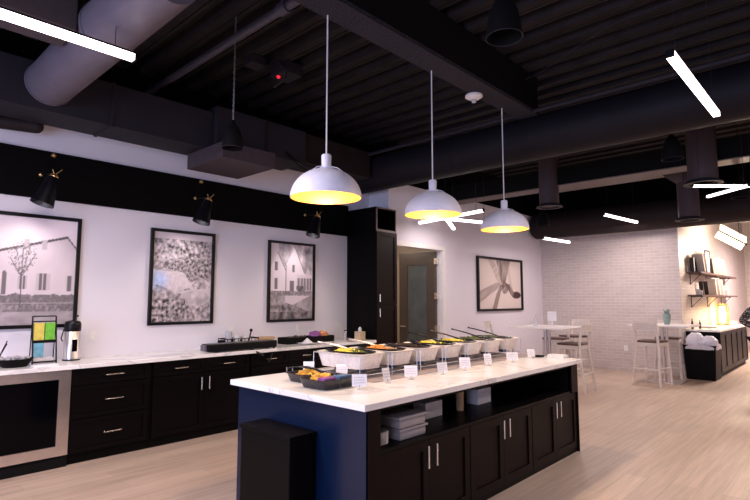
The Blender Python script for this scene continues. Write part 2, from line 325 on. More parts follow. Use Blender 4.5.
# ------------------------------------------------------------------ pendants over island
def dome(y, dz, label, g='white dome pendants over the island'):
    x, z, R, Hh = -2.9, 2.30+dz, .27, .225
    d = thing('dome_pendant', label, 'pendant lamp', (x, y, z), g)
    prof = [(R*math.cos(t), Hh*math.sin(t)) for t in [i*PI/2/16*.88 for i in range(17)]]
    pin = [((R-.008)*math.cos(t), (Hh-.008)*math.sin(t)) for t in [i*PI/2/16*.88 for i in range(17)]]
    B().lathe([(R-.003, 0)]+prof+[(.055, Hh+.0)], (x, y, z), 48).build('shade', 'dome', d, True)
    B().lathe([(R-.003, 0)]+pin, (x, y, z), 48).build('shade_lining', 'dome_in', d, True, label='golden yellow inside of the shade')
    B().lathe([(0, Hh-.012), (.05, Hh-.012), (.052, Hh+.006), (.036, Hh+.012), (.038, Hh+.10), (.030, Hh+.11), (0, Hh+.11)], (x, y, z), 24).build('lamp_holder', 'dome', d, True)
    b = B(); b.lathe([(.145, .178), (.150, .184), (.145, .19), (.140, .184), (.145, .178)], (x, y, z), 32)
    for k in range(3):
        a = k*2*PI/3+.5; b.path([(x+.145*math.cos(a), y+.145*math.sin(a), z+.184), (x+.09*math.cos(a), y+.09*math.sin(a), z+.225), (x+.04*math.cos(a), y+.04*math.sin(a), z+.24)], .004, 6)
    b.build('wire_collar', 'dome', d, True)
    B().ball((x, y, z+.11), .045).build('bulb', 'bulb', d, True)
    B().tube((x, y, z+Hh+.09), (x, y, 3.75), .006, seg=8).build('cord', 'cord', d, True)
    l = bpy.data.lights.new('pendant_light', 'POINT'); l.energy = 46; l.color = (1, .80, .55); l.shadow_soft_size = .05
    o = bpy.data.objects.new('pendant_light', l); o.location = (x, y, z+.05); C.objects.link(o)
dome(2.567, 0, 'white dome pendant hanging nearest, over the near end of the island')
dome(3.913, .032, 'white dome pendant in the middle of the three over the island')
dome(5.270, .028, 'white dome pendant hanging farthest, over the far end of the island')

# ------------------------------------------------------------------ LED tubes
def led(p0, p1, label, r=.026, wires=True):
    p0 = Vector(p0); p1 = Vector(p1); m = (p0+p1)/2; dd = (p1-p0).normalized()
    d = thing('light_tube', label, 'light tube', m, 'linear light tubes hung from the ceiling')
    q = dd.to_track_quat('Y', 'Z').to_matrix().to_4x4(); L = (p1-p0).length/2
    B().box(-r, r, -L, L, -r, r*.6, M4=Matrix.Translation(m) @ q).build('diffuser', 'led', d)
    B().box(-r, r, -L, L, r*.6, r*1.1, M4=Matrix.Translation(m) @ q).box(-r*1.02, r*1.02, -L-.012, -L, -r, r*1.1, M4=Matrix.Translation(m) @ q).box(-r*1.02, r*1.02, L, L+.012, -r, r*1.1, M4=Matrix.Translation(m) @ q).build('housing', 'black', d)
    if wires:
        for s in (-.8, .8):
            p = m+dd*L*s; B().tube((p.x, p.y, p.z+r), (p.x, p.y, 4.22), .0025, seg=6).build('hanging_wire', 'duct', d)
led((-3.555, .15, 3.2), (-3.555, 1.37, 3.2), 'bright light tube at the top left edge of the view')
led((-.835, 3.84, 3.2), (-.835, 5.40, 3.2), 'steeply slanting bright light tube at the upper right')
led((-3.56, 10.4, 3.2), (-3.45, 11.75, 3.2) if 0 else (-3.20, 11.2, 3.1), 'short light tube hung in front of the long round duct above the brick wall')
led((-4.50, 9.70, 2.75), (-4.42, 10.75, 2.75), 'small light tube at the left end above the brick wall')
led((-1.43, 7.35, 2.95), (-.84, 7.90, 2.95), 'level light tube of the crossed pair at the right edge', .018)
led((-1.41, 8.08, 2.92), (-.90, 7.62, 2.92), 'slanting light tube of the crossed pair at the right edge', .018)
led((-5.55, 7.10, 2.88), (-4.20, 6.97, 2.92), 'longest light tube of the crossed cluster behind the middle dome pendant')
led((-5.02, 6.98, 2.89), (-4.68, 7.95, 2.88), 'level light tube of the crossed cluster behind the middle dome pendant')
led((-5.0, 7.05, 2.95), (-5.35, 7.85, 2.83), 'downward tilted light tube of the crossed cluster behind the middle dome pendant')

# ------------------------------------------------------------------ black bell pendants
def bell(x, y, z, R, label, chain=True, ztop=4.22):
    d = thing('bell_pendant', label, 'pendant lamp', (x, y, z), 'black bell pendants')
    h = R*2.6
    prof = [(R, 0), (R*1.0, h*.08), (R*.93, h*.35), (R*.78, h*.6), (R*.5, h*.84), (R*.22, h*.97), (R*.15, h*1.08), (0, h*1.08)]
    B().lathe(prof, (x, y, z), 32).lathe([(R, 0), (R*.97, h*.08), (R*.89, h*.35), (R*.74, h*.6), (R*.4, h*.84), (0, h*.9)], (x, y, z), 32).build('shade', 'blackm', d, True)
    B().lathe([(R*1.0, 0), (R*1.03, .003), (R*1.0, .008), (R*.97, .003), (R, 0)], (x, y, z), 32).build('rim', 'duct', d, True)
    b = B()
    if chain:
        zz = z+h*1.08; k = 0
        while zz < ztop-.01:
            bx = (.004, .010) if k % 2 else (.010, .004)
            b.lathe([(.0085, -.014), (.011, 0), (.0085, .014), (.006, 0), (.0085, -.014)], (x, y, zz+.012), 8, sx=bx[0]/.01, sy=bx[1]/.01); zz += .026; k += 1
        b.build('chain', 'chain', d)
    else: b.tube((x, y, z+h), (x, y, ztop), .004, seg=8).build('cord', 'blackm', d)
bell(-4.17, 2.53, 2.93, .097, 'black bell pendant on a chain, above the left wall')
bell(-1.62, 3.0, 3.27, .118, 'largest-looking black bell pendant at the top centre', False)
bell(-1.50, 6.72, 3.17, .115, 'black bell pendant in front of the wide duct drop at the right', False)
bell(-1.15, 8.9, 2.98, .12, 'black bell pendant below the crossed light tubes at the right edge', False)
bell(-4.35, 9.4, 2.95, .12, 'black bell pendant behind the farthest dome pendant', False)

# ------------------------------------------------------------------ cabinets
def shaker(b_frame, X, y0, y1, z0, z1, w=.055, t=.02):
    """front on plane X facing +X"""
    b_frame.box(X, X+t, y0, y0+w, z0, z1).box(X, X+t, y1-w, y1, z0, z1).box(X, X+t, y0+w, y1-w, z1-w, z1).box(X, X+t, y0+w, y1-w, z0, z0+w)
    b_frame.box(X, X+t*.45, y0+w, y1-w, z0+w, z1-w)
    return b_frame
def hbar(X, y0, y1, z, par, m='nickel'):
    B().tube((X+.032, y0, z), (X+.032, y1, z), .0065, seg=10).tube((X, y0+.015, z), (X+.032, y0+.015, z), .005, seg=8).tube((X, y1-.015, z), (X+.032, y1-.015, z), .005, seg=8).build('handle', m, par, True)
def vbar(X, y, z0, z1, par, m='nickel', r=.0065):
    B().tube((X+.032, y, z0), (X+.032, y, z1), r, seg=10).tube((X, y, z0+.015), (X+.032, y, z0+.015), .005, seg=8).tube((X, y, z1-.015), (X+.032, y, z1-.015), .005, seg=8).build('handle', m, par, True)
XF = -5.49; ZC = .885
def base_unit(y0, y1, label, mode):
    d = thing('base_cabinet', label, 'cabinet', (-5.75, (y0+y1)/2, 0), 'black base cabinets under the left worktop')
    B().box(XW+.005, XF, y0, y1, .09, ZC).box(XW+.005, XF-.02, y0, y1, 0, .09).build('carcass', 'cab_dark', d)
    g = .004
    if mode == 'drawers':
        for z0, z1 in ((.725, .875), (.415, .718), (.10, .408)):
            o = shaker(B(), XF, y0+g, y1-.03, z0, z1, .045).build('drawer', 'cab', d); hbar(XF+.02, (y0+y1)/2-.085, (y0+y1)/2+.085, (z0+z1)/2+.005, o)
    else:
        m = (y0+y1)/2
        for a, c, s in ((y0+.01, m-.002, 1), (m+.002, y1-.01, -1)):
            o = shaker(B(), XF, a, c, .725, .875, .04).build('drawer', 'cab', d); hbar(XF+.02, (a+c)/2-.075, (a+c)/2+.075, .80, o)
            o = shaker(B(), XF, a, c, .10, .718, .055).build('door', 'cab', d); vbar(XF+.02, (c-.045) if s > 0 else (a+.045), .535, .675, o, r=.008)
base_unit(1.685, 2.445, 'black base cabinet with three stacked drawers beside the glass-front fridge', 'drawers')
base_unit(2.45, 3.64, 'black two-door base cabinet right of the three-drawer one', 'doors')
base_unit(3.645, 4.79, 'black two-door base cabinet under the long black box on the worktop', 'doors')
base_unit(4.795, 5.85, 'black two-door base cabinet next to the tall cabinet', 'doors')
tag(B().box(XW+.002, -5.43, -.6, 5.855, ZC, ZC+.04, bev=.004).build('worktop', 'quartz'), 'long white quartz worktop along the left wall', 'worktop')
# fridge
d = thing('beverage_fridge', 'built-in fridge with dark glass door and stainless frame, far left', 'fridge', (-5.75, 1.25, 0))
B().box(XW+.005, XF-.005, .845, 1.675, .10, ZC).build('body', 'cab_dark', d)
B().box(XF-.03, XF+.015, .845, 1.68, 0, .095).build('toe_grille', 'blackm', d)
dr = B().box(XF, XF+.035, .85, .95, .11, .88).box(XF, XF+.035, 1.575, 1.675, .11, .88).box(XF, XF+.035, .95, 1.575, .80, .88).box(XF, XF+.035, .95, 1.575, .11, .20).build('door_frame', 'steel', d, label='stainless steel frame')
B().box(XF, XF+.02, .95, 1.575, .20, .80).build('door_glass', 'glassdark', d)
d = thing('base_cabinet', 'black base cabinet left of the glass-front fridge, mostly out of view', 'cabinet', (-5.75, .1, 0), 'black base cabinets under the left worktop')
B().box(XW+.005, XF, -.58, .84, .0, ZC).build('carcass', 'cab_dark', d)
shaker(B(), XF, -.57, .83, .10, .875).build('door', 'cab', d)
# tall cabinet
d = thing('tall_cabinet', 'tall dark brown cabinet with an open cubby on top, at the worktop end', 'cabinet', (-5.76, 6.1, 0))
y0, y1, X1 = 5.865, 6.345, -5.45
B().box(XW+.005, X1, y0, y1, .02, 2.62).box(XW+.005, X1-.04, y0, y1, 0, .03).build('carcass', 'cab_dark', d)
b = B(); b.box(XW+.005, X1, y0, y0+.02, 2.62, 2.99).box(XW+.005, X1, y1-.02, y1, 2.62, 2.99).box(XW+.005, X1, y0+.02, y1-.02, 2.97, 2.99).box(XW+.005, XW+.02, y0+.02, y1-.02, 2.62, 2.97)
b.build('cubby', 'cab_dark', d)
B().box(X1, X1+.004, y0, y0+.035, 2.62, 2.99).box(X1, X1+.004, y1-.02, y1, 2.62, 2.99).box(X1, X1+.004, y0, y1, 2.965, 2.99).box(X1, X1+.004, y0, y1, 2.60, 2.64).build('cubby_lit_edge', 'edge', d)  # paler strips paint in the light caught by the cubby frame
o = shaker(B(), X1, y0+.003, y1-.003, 1.46, 2.60, .06, .02).build('door', 'cab_tall', d); vbar(X1+.02, y0+.04, 1.50, 1.62, o, r=.008)
o = shaker(B(), X1, y0+.003, y1-.003, .09, 1.445, .06, .02).build('door', 'cab_tall', d); vbar(X1+.02, y0+.04, 1.27, 1.40, o, r=.008)

# ------------------------------------------------------------------ island
IX0, IX1, IY0, IY1 = -3.57, -2.20, 2.28, 5.40
tag(B().box(-3.64, -2.175, 2.245, 5.53, .875, .915, bev=.004).build('island_worktop', 'quartz'), 'white veined quartz worktop of the kitchen island', 'worktop')
d = thing('island_cabinet', 'dark kitchen island with an open shelf and six panelled doors', 'kitchen island', ((IX0+IX1)/2, (IY0+IY1)/2, 0))
b = B(); b.box(IX0, IX1-.02, IY0+.01, IY1, .04, .60).box(IX0+.03, IX1-.03, IY0+.03, IY1-.03, 0, .05)
b.box(IX0, IX1-.60, IY0+.01, IY1, .60, .875)
b.box(IX1-.62, IX1, IY1-.15, IY1, .60, .875).box(IX1-.62, IX1, IY0+.01, 2.395, .60, .875).box(IX1-.60, IX1, 2.395, IY1-.15, .855, .875).box(IX1-.02, IX1, IY0+.01, 2.395, .04, .60)
b.build('carcass', 'cab_dark', d)
B().box(IX0, IX1, IY0, IY0+.012, .0, .875).build('end_panel', 'navy', d, label='navy end panel')
B().box(IX1-.6, IX1+.003, 2.395, IY1-.15, .595, .618).build('shelf_board', 'cab', d)
B().box(IX1, IX1+.018, IY0+.012, 2.39, .0, .875).build('stile', 'cab_tall', d)
B().box(IX1-.02, IX1+.018, 5.25, IY1, .60, .875).box(IX1-.02, IX1+.018, 5.387, IY1, .0, .61).build('stile', 'cab_tall', d)
B().box(IX0+.01, IX1-.005, IY0+.02, 5.39, .0, .045).build('plinth', 'cab_dark', d)
for y0, y1 in ((2.395, 3.395), (3.40, 4.395), (4.40, 5.385)):
    m = (y0+y1)/2
    for a, c, s in ((y0+.003, m-.0015, 1), (m+.0015, y1-.003, -1)):
        o = shaker(B(), IX1-.019, a, c, .045, .592, .065, .022).build('door', 'cab_tall', d); vbar(IX1+.003, (c-.045) if s > 0 else (a+.045), .42, .565, o)
# waste bin at end
d = thing('waste_bin', 'black rectangular waste bin against the near end of the island', 'bin', (-2.93, 2.15, 0))
B().box(-3.19, -2.645, 2.06, 2.27, 0, .655, bev=.01).build('bin_body', 'cab_dark', d)
B().box(-3.20, -2.635, 2.05, 2.275, .655, .685, bev=.008).build('lid', 'cab_dark', d)

# ------------------------------------------------------------------ pictures
def vn(x, y, s=0): return noise.noise(Vector((x, y, s*7.3)))
def fbm(x, y, s=0): return vn(x, y, s)+.5*vn(2*x, 2*y, s)+.25*vn(4*x, 4*y, s)+.15*vn(9*x, 9*y, s)
def inpoly(x, y, P):
    c = False; n = len(P)
    for i in range(n):
        a, b2 = P[i], P[i-1]
        if (a[1] > y) != (b2[1] > y) and x < (b2[0]-a[0])*(y-a[1])/(b2[1]-a[1])+a[0]: c = not c
    return c
def seg(x, y, ax, ay, bx, by):
    t = max(0, min(1, ((x-ax)*(bx-ax)+(y-ay)*(by-ay))/((bx-ax)**2+(by-ay)**2+1e-9))); return math.hypot(x-ax-t*(bx-ax), y-ay-t*(by-ay))
def rect(x, y, a, b2, c, d_): return a < x < b2 and c < y < d_
def tint(v): v = max(.01, min(.92, v)); return (v, v*.87, v*.95)
def art_farm(x, y):      # stuccoed farmhouse, bare tree, hedges   (y up)
    x = (x-.28)/.72
    v = .70+.12*y+.1*fbm(x*2, y*3, 1)
    roof_y = .66+.20*x if x < .88 else .66+.20*.88-.9*(x-.88)
    if y < roof_y and y > .28: v = .66+.05*fbm(x*5, y*5, 2)
    if abs(y-roof_y) < .012: v = .12
    for wx, wy, w, h in ((.60, .40, .045, .16), (.93, .39, .022, .15), (.36, .39, .03, .13)):
        if rect(x, y, wx-w, wx+w, wy-h/2, wy+h/2): v = .16 if abs(x-wx) > w*.15 else .6
        elif rect(x, y, wx-w*1.9, wx+w*1.9, wy-h/2, wy+h/2) : v = .55
    for wx in (.38, .60): 
        if rect(x, y, wx-.03, wx+.03, .70, .80): v = .5
    if rect(x, y, .12, .17, .28, .46) or math.hypot(x-.145, (y-.46)*.8) < .028: v = .18
    if .20 < y < .28+.03*vn(x*9, 1): v = .16+.22*abs(fbm(x*16, y*16, 3))
    elif y <= .20: v = .38+.12*fbm(x*6, y*14, 4)+.15*(.2-y)
    if .12 < y < .20 and x > .15: v = min(v, .15+.3*abs(fbm(x*20, y*20, 5)))
    tr = seg(x, y, .34, .16, .34, .47)
    if tr < .008: v = .10
    for bx, by in ((.20, .62), (.26, .72), (.35, .76), (.43, .74), (.50, .66), (.24, .56), (.44, .58)):
        if seg(x, y, .34, .44, bx, by) < .005: v = .16
    if ((x-.35)/.18)**2+((y-.63)/.14)**2 < 1 and fbm(x*40, y*40, 6) > .22: v = .28
    return tint(v)
def art_valley(x, y):   # wooded estate from the air
    f = fbm(x*17, y*22, 1); v = .38+.40*f
    if y > .93: v = .62
    if .70 < y < .93: v = .36+.45*fbm(x*22, y*28, 8)
    if inpoly(x, y, [(.0, .42), (.0, .58), (.30, .56), (.55, .59), (.75, .48), (.62, .38), (.35, .33), (.15, .40)]): v = .62+.12*f
    if inpoly(x, y, [(.1, .62), (.55, .72), (.95, .70), (.95, .50), (.62, .44), (.52, .55)]): v = .27+.45*fbm(x*24, y*30, 3)
    if inpoly(x, y, [(.35, .33), (.62, .36), (1, .38), (1, .27), (.6, .30)]): v = .58
    if ((x-.72)/.26)**2+((y-.26)/.09)**2 < 1: v = .50+.25*fbm(x*8, y*10, 4)
    if y < .26 and x < .55: v = .26+.45*fbm(x*24, y*30, 5)
    c = list(tint(v*1.1))
    q = max(0, 1-((x-.08)/.22)**2-((y-.46)/.14)**2); c = [c[0]*(1-.3*q), c[1], min(1, c[2]*(1+.4*q))]
    return tuple(c)
def art_house(x, y):     # white house with two steep gables
    v = .52+.35*fbm(x*9, y*9, 1) if y > .55 else .7
    if y > .62 and x < .2: v = .75
    g1 = inpoly(x, y, [(.0, .36), (.0, .66), (.17, .88), (.36, .64), (.36, .36)]); g2 = inpoly(x, y, [(.34, .36), (.34, .70), (.56, .97), (.82, .60), (.82, .36)])
    if g1 or g2: v = .86
    if seg(x, y, .17, .88, .36, .64) < .010 or seg(x, y, .56, .97, .80, .62) < .010: v = .35
    if abs(x-.36) < .012 and .36 < y < .72: v = .3
    for wx, wy, w, h in ((.14, .70, .035, .11), (.14, .47, .035, .14), (.53, .68, .03, .10), (.50, .44, .045, .15)):
        if rect(x, y, wx-w, wx+w, wy-h/2, wy+h/2): v = .22
    if rect(x, y, .62, .98, .38, .60): v = .75 if y > .55 else (.25 if (x*14) % 1 < .6 else .62)
    if ((x-.72)/.12)**2+((y-.42)/.06)**2 < 1 and y < .44: v = .22+.2*fbm(x*20, y*20, 2)
    if rect(x, y, 0, 1, .31, .37): v = .2+.4*abs(fbm(x*18, y*18, 4))
    if y < .31: v = .72 if y > .28-.34*(1-x)*.9+.05 and x > .35 else .42+.2*fbm(x*8, y*8, 3)
    if y < .30-.22*x: v = .28+.30*fbm(x*14, y*14, 5)
    if y < .10: v = .20+.25*fbm(x*12, y*12, 6)
    return tint(v)
def art_abstract(x, y):    # ink strokes crossing on cream
    c = (.72, .62, .58)
    def mixc(a, b2, t): t = max(0, min(1, t)); return tuple(a[i]*(1-t)+b2[i]*t for i in range(3))
    st = .5+.6*vn((x+y)*3, (x-y)*26, 2)
    if inpoly(x, y, [(.22, 1), (.34, .99), (.58, .55), (.66, .42), (.50, .44), (.40, .60)]): c = mixc(c, (.32, .24, .22), .45*st+.2)
    if inpoly(x, y, [(.40, 1), (.74, 1), (.62, .55), (.55, .46), (.50, .60)]): c = mixc(c, (.10, .05, .045), .55*(.5+.8*vn(x*26, y*3, 4))+.4)
    if inpoly(x, y, [(0, .34), (.0, .10), (.36, .36), (.56, .48), (.42, .54)]): c = mixc(c, (.25, .18, .17), .5*st+.35)
    if inpoly(x, y, [(.30, .0), (.40, .0), (.50, .34), (.62, .5), (.5, .5), (.40, .30)]): c = mixc(c, (.15, .09, .08), .75)
    if inpoly(x, y, [(.56, .56), (.72, .50), (.84, .30), (.76, .26), (.66, .42)]): c = mixc(c, (.08, .04, .04), .9)
    if ((x-.88)/.115)**2+((y-.28)/.075)**2 < 1: c = (.06, .025, .025)
    if ((x-.60)/.07)**2+((y-.40)/.10)**2 < 1: c = mixc(c, (.12, .06, .05), .7+.5*vn(x*30, y*20, 9))
    if seg(x, y, .78, .30, .66, .95) < .035: c = mixc(c, (.45, .36, .33), .45)
    return c
def picture(X, y0, y1, z0, z1, fn, label, nx, nz, fw=.035, dp=.035):
    d = thing('framed_picture', label, 'picture', (X, (y0+y1)/2, z0), 'framed pictures on the left walls')
    b = B(); b.box(X, X+dp, y0, y0+fw, z0, z1).box(X, X+dp, y1-fw, y1, z0, z1).box(X, X+dp, y0+fw, y1-fw, z0, z0+fw).box(X, X+dp, y0+fw, y1-fw, z1-fw, z1)
    b.build('frame', 'black', d)
    w, h = y1-y0-2*fw, z1-z0-2*fw
    me = bpy.data.meshes.new('print'); vs = []; cs = []
    for j in range(nz+1):
        for i in range(nx+1):
            u, v = i/nx, j/nz; vs.append((.012, -w/2+w*u, fw+h*v)); cs += [*fn(u, v), 1]
    fs = [(j*(nx+1)+i, j*(nx+1)+i+1, (j+1)*(nx+1)+i+1, (j+1)*(nx+1)+i) for j in range(nz) for i in range(nx)]
    me.from_pydata(vs, [], fs); a = me.color_attributes.new('print', 'FLOAT_COLOR', 'POINT'); a.data.foreach_set('color', cs)
    me.materials.append(M['art']); o = bpy.data.objects.new('print', me); C.objects.link(o); o.parent = d
picture(XW, .80, 1.885, 1.25, 2.40, art_farm, 'large black framed monochrome picture of a farmhouse behind a bare tree', 110, 120)
picture(XW, 2.64, 3.47, 1.235, 2.385, art_valley, 'black framed monochrome aerial picture of a wooded estate', 90, 130)
picture(XW, 4.31, 5.165, 1.22, 2.38, art_house, 'black framed monochrome picture of a white house with two gables', 90, 130)
picture(XD, 9.08, 10.98, 1.30, 2.43, art_abstract, 'black framed abstract picture of crossing brown strokes near the door', 110, 80, .045, .05)

# ------------------------------------------------------------------ wall sconces
def sconce(yo, label):
    d = thing('wall_sconce', label, 'wall lamp', (XW+.037, 1.50+yo, 3.03), 'black cone wall sconces')
    P = lambda x, y, z: Vector((x, y+yo, z))
    w = P(XW+.037, 1.575, 3.03)
    B().tube(w, w+Vector((.02, 0, 0)), .022, seg=20).build('wall_plate', 'brass', d, True)
    e = P(-5.93, 1.44, 2.785); c = P(-5.72, 1.50, 2.735); rim = P(-5.72, 1.415, 2.455)
    B().tube(w+Vector((.02, 0, 0)), e, .006, seg=8).tube(e, c+(c-rim)*.12, .005, seg=8).build('arm', 'black', d, True)
    B().ball(e, .02).ball(w+Vector((.03, 0, -.0)), .018).build('brass_joint', 'brass', d, True)
    ax = (rim-c).normalized(); Mx = Matrix.Translation(c) @ ax.to_track_quat('Z', 'Y').to_matrix().to_4x4(); L = (rim-c).length
    B().lathe([(0, -.005), (.042, 0), (.055, .02), (.078, L*.5), (.105, L), (.100, L), (.073, L*.5), (.045, .03), (0, .02)], (0, 0, 0), 32, M4=Mx).build('shade', 'black', d, True)
    B().lathe([(0, -.03), (.028, -.028), (.045, -.005), (.044, .004), (0, .004)], (0, 0, 0), 20, M4=Mx).build('brass_collar', 'brass', d, True)
    B().tube(c-ax*.02, c-ax*.08+Vector((0, .05, .01)), .004, seg=8).tube(c-ax*.02, c-ax*.06+Vector((0, -.03, .02)), .004, seg=8).build('yoke', 'brass', d, True)
    l = bpy.data.lights.new('sconce_light', 'SPOT'); l.energy = SC_E; l.color = (1, .90, .86); l.spot_size = 2.0; l.spot_blend = .9; l.shadow_soft_size = .05
    o = bpy.data.objects.new('sconce_light', l); o.location = c+ax*(L*.75); C.objects.link(o)
    o.rotation_euler = (Vector((-.30, .0, -1))).to_track_quat('-Z', 'Y').to_euler()
SC_E = 25
sconce(0, 'black cone wall sconce above the farmhouse picture')
sconce(1.66, 'black cone wall sconce above the aerial estate picture')
sconce(3.40, 'black cone wall sconce above the gabled house picture')

# ------------------------------------------------------------------ outlets
def outlet(X, y, z, label, n=1):
    d = thing('wall_outlet', label, 'outlet', (X, y, z))
    B().box(X, X+.006, y-.037*n, y+.037*n, z-.06, z+.06, bev=.002).build('cover_plate', 'white', d)
    b = B()
    for k in (-.02, .02): b.box(X+.006, X+.009, y-.016, y+.016, z+k-.013, z+k+.013)
    b.build('sockets', 'tissue', d)
outlet(XW, 2.06, 1.15, 'white wall outlet right of the steel airpot')
outlet(XW, 3.76, 1.14, 'white wall outlet above the wire basket of cups')
outlet(XW, 4.87, 1.12, 'white wall outlet above the long black tray')
outlet(XW, 5.70, 1.13, 'white double switch plate next to the tall cabinet', 2)
d = thing('wall_outlet', 'white outlet low on the brick wall', 'outlet', (-3.785, YB, .43))
B().box(-3.825, -3.745, YB-.008, YB, .43, .55, bev=.002).build('cover_plate', 'white', d)

# ------------------------------------------------------------------ things on the left worktop (z .925)
Z1 = ZC+.04
# airpot
d = thing('airpot', 'stainless steel airpot with black pump top', 'coffee dispenser', (-5.90, 1.78, Z1)); x, y = -5.90, 1.80
B().lathe([(0, 0), (.078, 0), (.08, .012), (.074, .03), (.071, .29), (.068, .295), (0, .295)], (x, y, Z1), 36).build('flask', 'steel', d, True)
B().lathe([(.074, .29), (.078, .305), (.078, .36), (.066, .39), (.03, .40), (0, .40)], (x, y, Z1), 36).box(x+.05, x+.135, y-.022, y+.022, Z1+.335, Z1+.37, bev=.008).build('pump_top', 'black', d, True)
B().lathe([(0, 0), (.081, 0), (.081, .014), (0, .014)], (x, y, Z1-.0), 36).build('base_ring', 'black', d, True)
B().box(x+.068, x+.076, y-.02, y+.028, Z1+.09, Z1+.21, bev=.003).build('level_window', 'glassdark', d)
B().path([(x-.02, y-.075, Z1+.31), (x-.02, y-.095, Z1+.22), (x-.02, y-.080, Z1+.19)], .006).build('carry_handle', 'black', d, True)
B().path([(x, y, Z1+.39), (x, y+.02, Z1+.43), (x+.01, y+.045, Z1+.45)], .009).build('pump_lever', 'black', d, True)
# tea rack
d = thing('packet_rack', 'black wire rack holding green and yellow packets, beside the airpot', 'rack', (-5.80, 1.50, Z1)); x, y = -5.80, 1.525
b = B()
for sy in (-.10, .10):
    b.tube((x+.05, y+sy, Z1), (x-.03, y+sy, Z1+.45), .007, seg=8).tube((x-.06, y+sy, Z1), (x-.03, y+sy, Z1+.45), .005, seg=8)
for z, xx in ((.45, -.03), (.20, .012), (.21, .012), (.40, -.025), (.02, .046)): b.tube((x+xx, y-.10, Z1+z), (x+xx, y+.10, Z1+z), .006, seg=8)
b.box(x-.045, x+.05, y-.10, y+.10, Z1+.012, Z1+.018).box(x-.055, x+.02, y-.10, y+.10, Z1+.215, Z1+.221)
b.build('wire_frame', 'black', d)
def pack(name, label, m, bx, extra=None):
    o = B().box(*bx, bev=.003).build(name, m); tag(o, label, 'packet', 'tea packets in the rack'); return o
pack('tea_packet', 'yellow tea packet in the upper tier of the wire rack', 'ypack', (x-.045, x+.005, y-.088, y-.004, Z1+.222, Z1+.385))
pack('tea_packet', 'green tea packet in the upper tier of the wire rack', 'green', (x-.045, x+.005, y+.004, y+.088, Z1+.222, Z1+.385))
pack('tea_packet', 'blue and green tea packet in the lower tier of the wire rack', 'bpack', (x-.035, x+.025, y-.088, y-.005, Z1+.065, Z1+.195))
b = B()
for k in range(14): b.box(x-.03+.005*(k % 3), x+.03, y-.085+k*.012, y-.077+k*.012, Z1+.019, Z1+.05+.004*(k % 4))
o = b.build('sugar_packets', 'paper'); tag(o, 'row of white sugar packets at the foot of the wire rack', 'packets'); o['kind'] = 'stuff'
tag(B().box(-5.62, -5.50, 1.38, 1.58, Z1, Z1+.012, bev=.002).build('napkin_stack', 'paper'), 'flat white napkins lying in front of the wire rack', 'napkins')
# basket at far left
d = thing('wire_basket', 'black basket of creamer pots at the left edge of the worktop', 'basket', (-5.68, 1.30, Z1))
B().lathe([(.10, 0), (.15, .07), (.155, .075), (.145, .072), (.095, .008), (0, .008)], (-5.68, 1.27, Z1), 28, sx=.85, sy=.95).build('basket_body', 'blackm', d, True)
b = B()
for k in range(46):
    a = random.random()*6.28; r = .12*math.sqrt(random.random()); b.tube((-5.68+r*.85*math.cos(a), 1.27+r*math.sin(a), Z1+.045+.03*random.random()), (-5.68+r*.85*math.cos(a)+random.uniform(-.01, .01), 1.27+r*math.sin(a), Z1+.078+.02*random.random()), .013, .017, seg=8)
o = b.build('creamer_pots', 'clear', None, True); tag(o, 'heap of dark and white creamer pots in the black basket', 'creamer pots'); o['kind'] = 'stuff'
d = thing('utensil_pot', 'brown pot of black stirrers at the very left edge', 'pot', (-5.78, 1.10, Z1))
B().lathe([(0, 0), (.05, 0), (.06, .09), (.055, .09), (.045, .01), (0, .01)], (-5.78, 1.14, Z1), 24).build('pot', 'wood', d, True)
b = B()
for k in range(7): a = k*.9; b.tube((-5.78, 1.14, Z1+.02), (-5.78+.09*math.cos(a), 1.14+.09*math.sin(a), Z1+.19+.02*(k % 3)), .005, seg=6)
b.build('stirrers', 'black', d)
# long black box
d = thing('folded_stand', 'long black box with two angled struts overhanging the worktop edge', 'stand', (-5.52, 3.6, Z1))
B().box(-5.63, -5.46, 3.08, 4.03, Z1+.012, Z1+.10, bev=.012).build('box_body', 'black', d)
B().box(-5.60, -5.50, 3.05, 3.08, Z1+.02, Z1+.09, bev=.008).build('end_cap', 'duct_light', d, label='grey end cap')
B().tube((-5.47, 3.64, Z1+.015), (-5.40, 3.78, Z1-.07), .013, seg=8).build('strut', 'black', d)
B().tube((-5.47, 3.99, Z1+.015), (-5.40, 3.86, Z1-.16), .013, seg=8).build('strut', 'black', d)
for y in (3.2, 3.9): B().box(-5.60, -5.50, y, y+.04, Z1, Z1+.014).build('foot', 'black', d)
# basket behind it
d = thing('wire_basket', 'black basket of cups behind the long black box', 'basket', (-5.86, 3.72, Z1))
b = B(); x0, x1, y0, y1 = -5.98, -5.76, 3.50, 3.95
b.box(x0, x1, y0, y1, Z1, Z1+.01)
for z in (.06, .12): b.path([(x0, y0, Z1+z), (x1, y0, Z1+z), (x1, y1, Z1+z), (x0, y1, Z1+z), (x0, y0, Z1+z)], .006, 6)
for k in range(10): yy = y0+(y1-y0)*k/9; b.tube((x1, yy, Z1), (x1, yy, Z1+.12), .005, seg=6).tube((x0, yy, Z1), (x0, yy, Z1+.12), .005, seg=6)
b.box(x0, x0+.01, y0, y1, Z1, Z1+.1)
b.build('basket_body', 'blackm', d)
for k, (yy, hh) in enumerate(((3.58, .20), (3.70, .15), (3.83, .13))):
    tag(B().lathe([(0, 0), (.034, 0), (.045, hh), (.042, hh), (.031, .006), (0, .006)], (-5.87, yy, Z1+.011), 20).build('cup_stack', 'clear' if k == 0 else 'white', None, True), ('tall clear cup stack at the near end of the basket', 'white cup stack in the middle of the basket', 'shortest white cup stack at the far end of the basket')[k], 'cup')
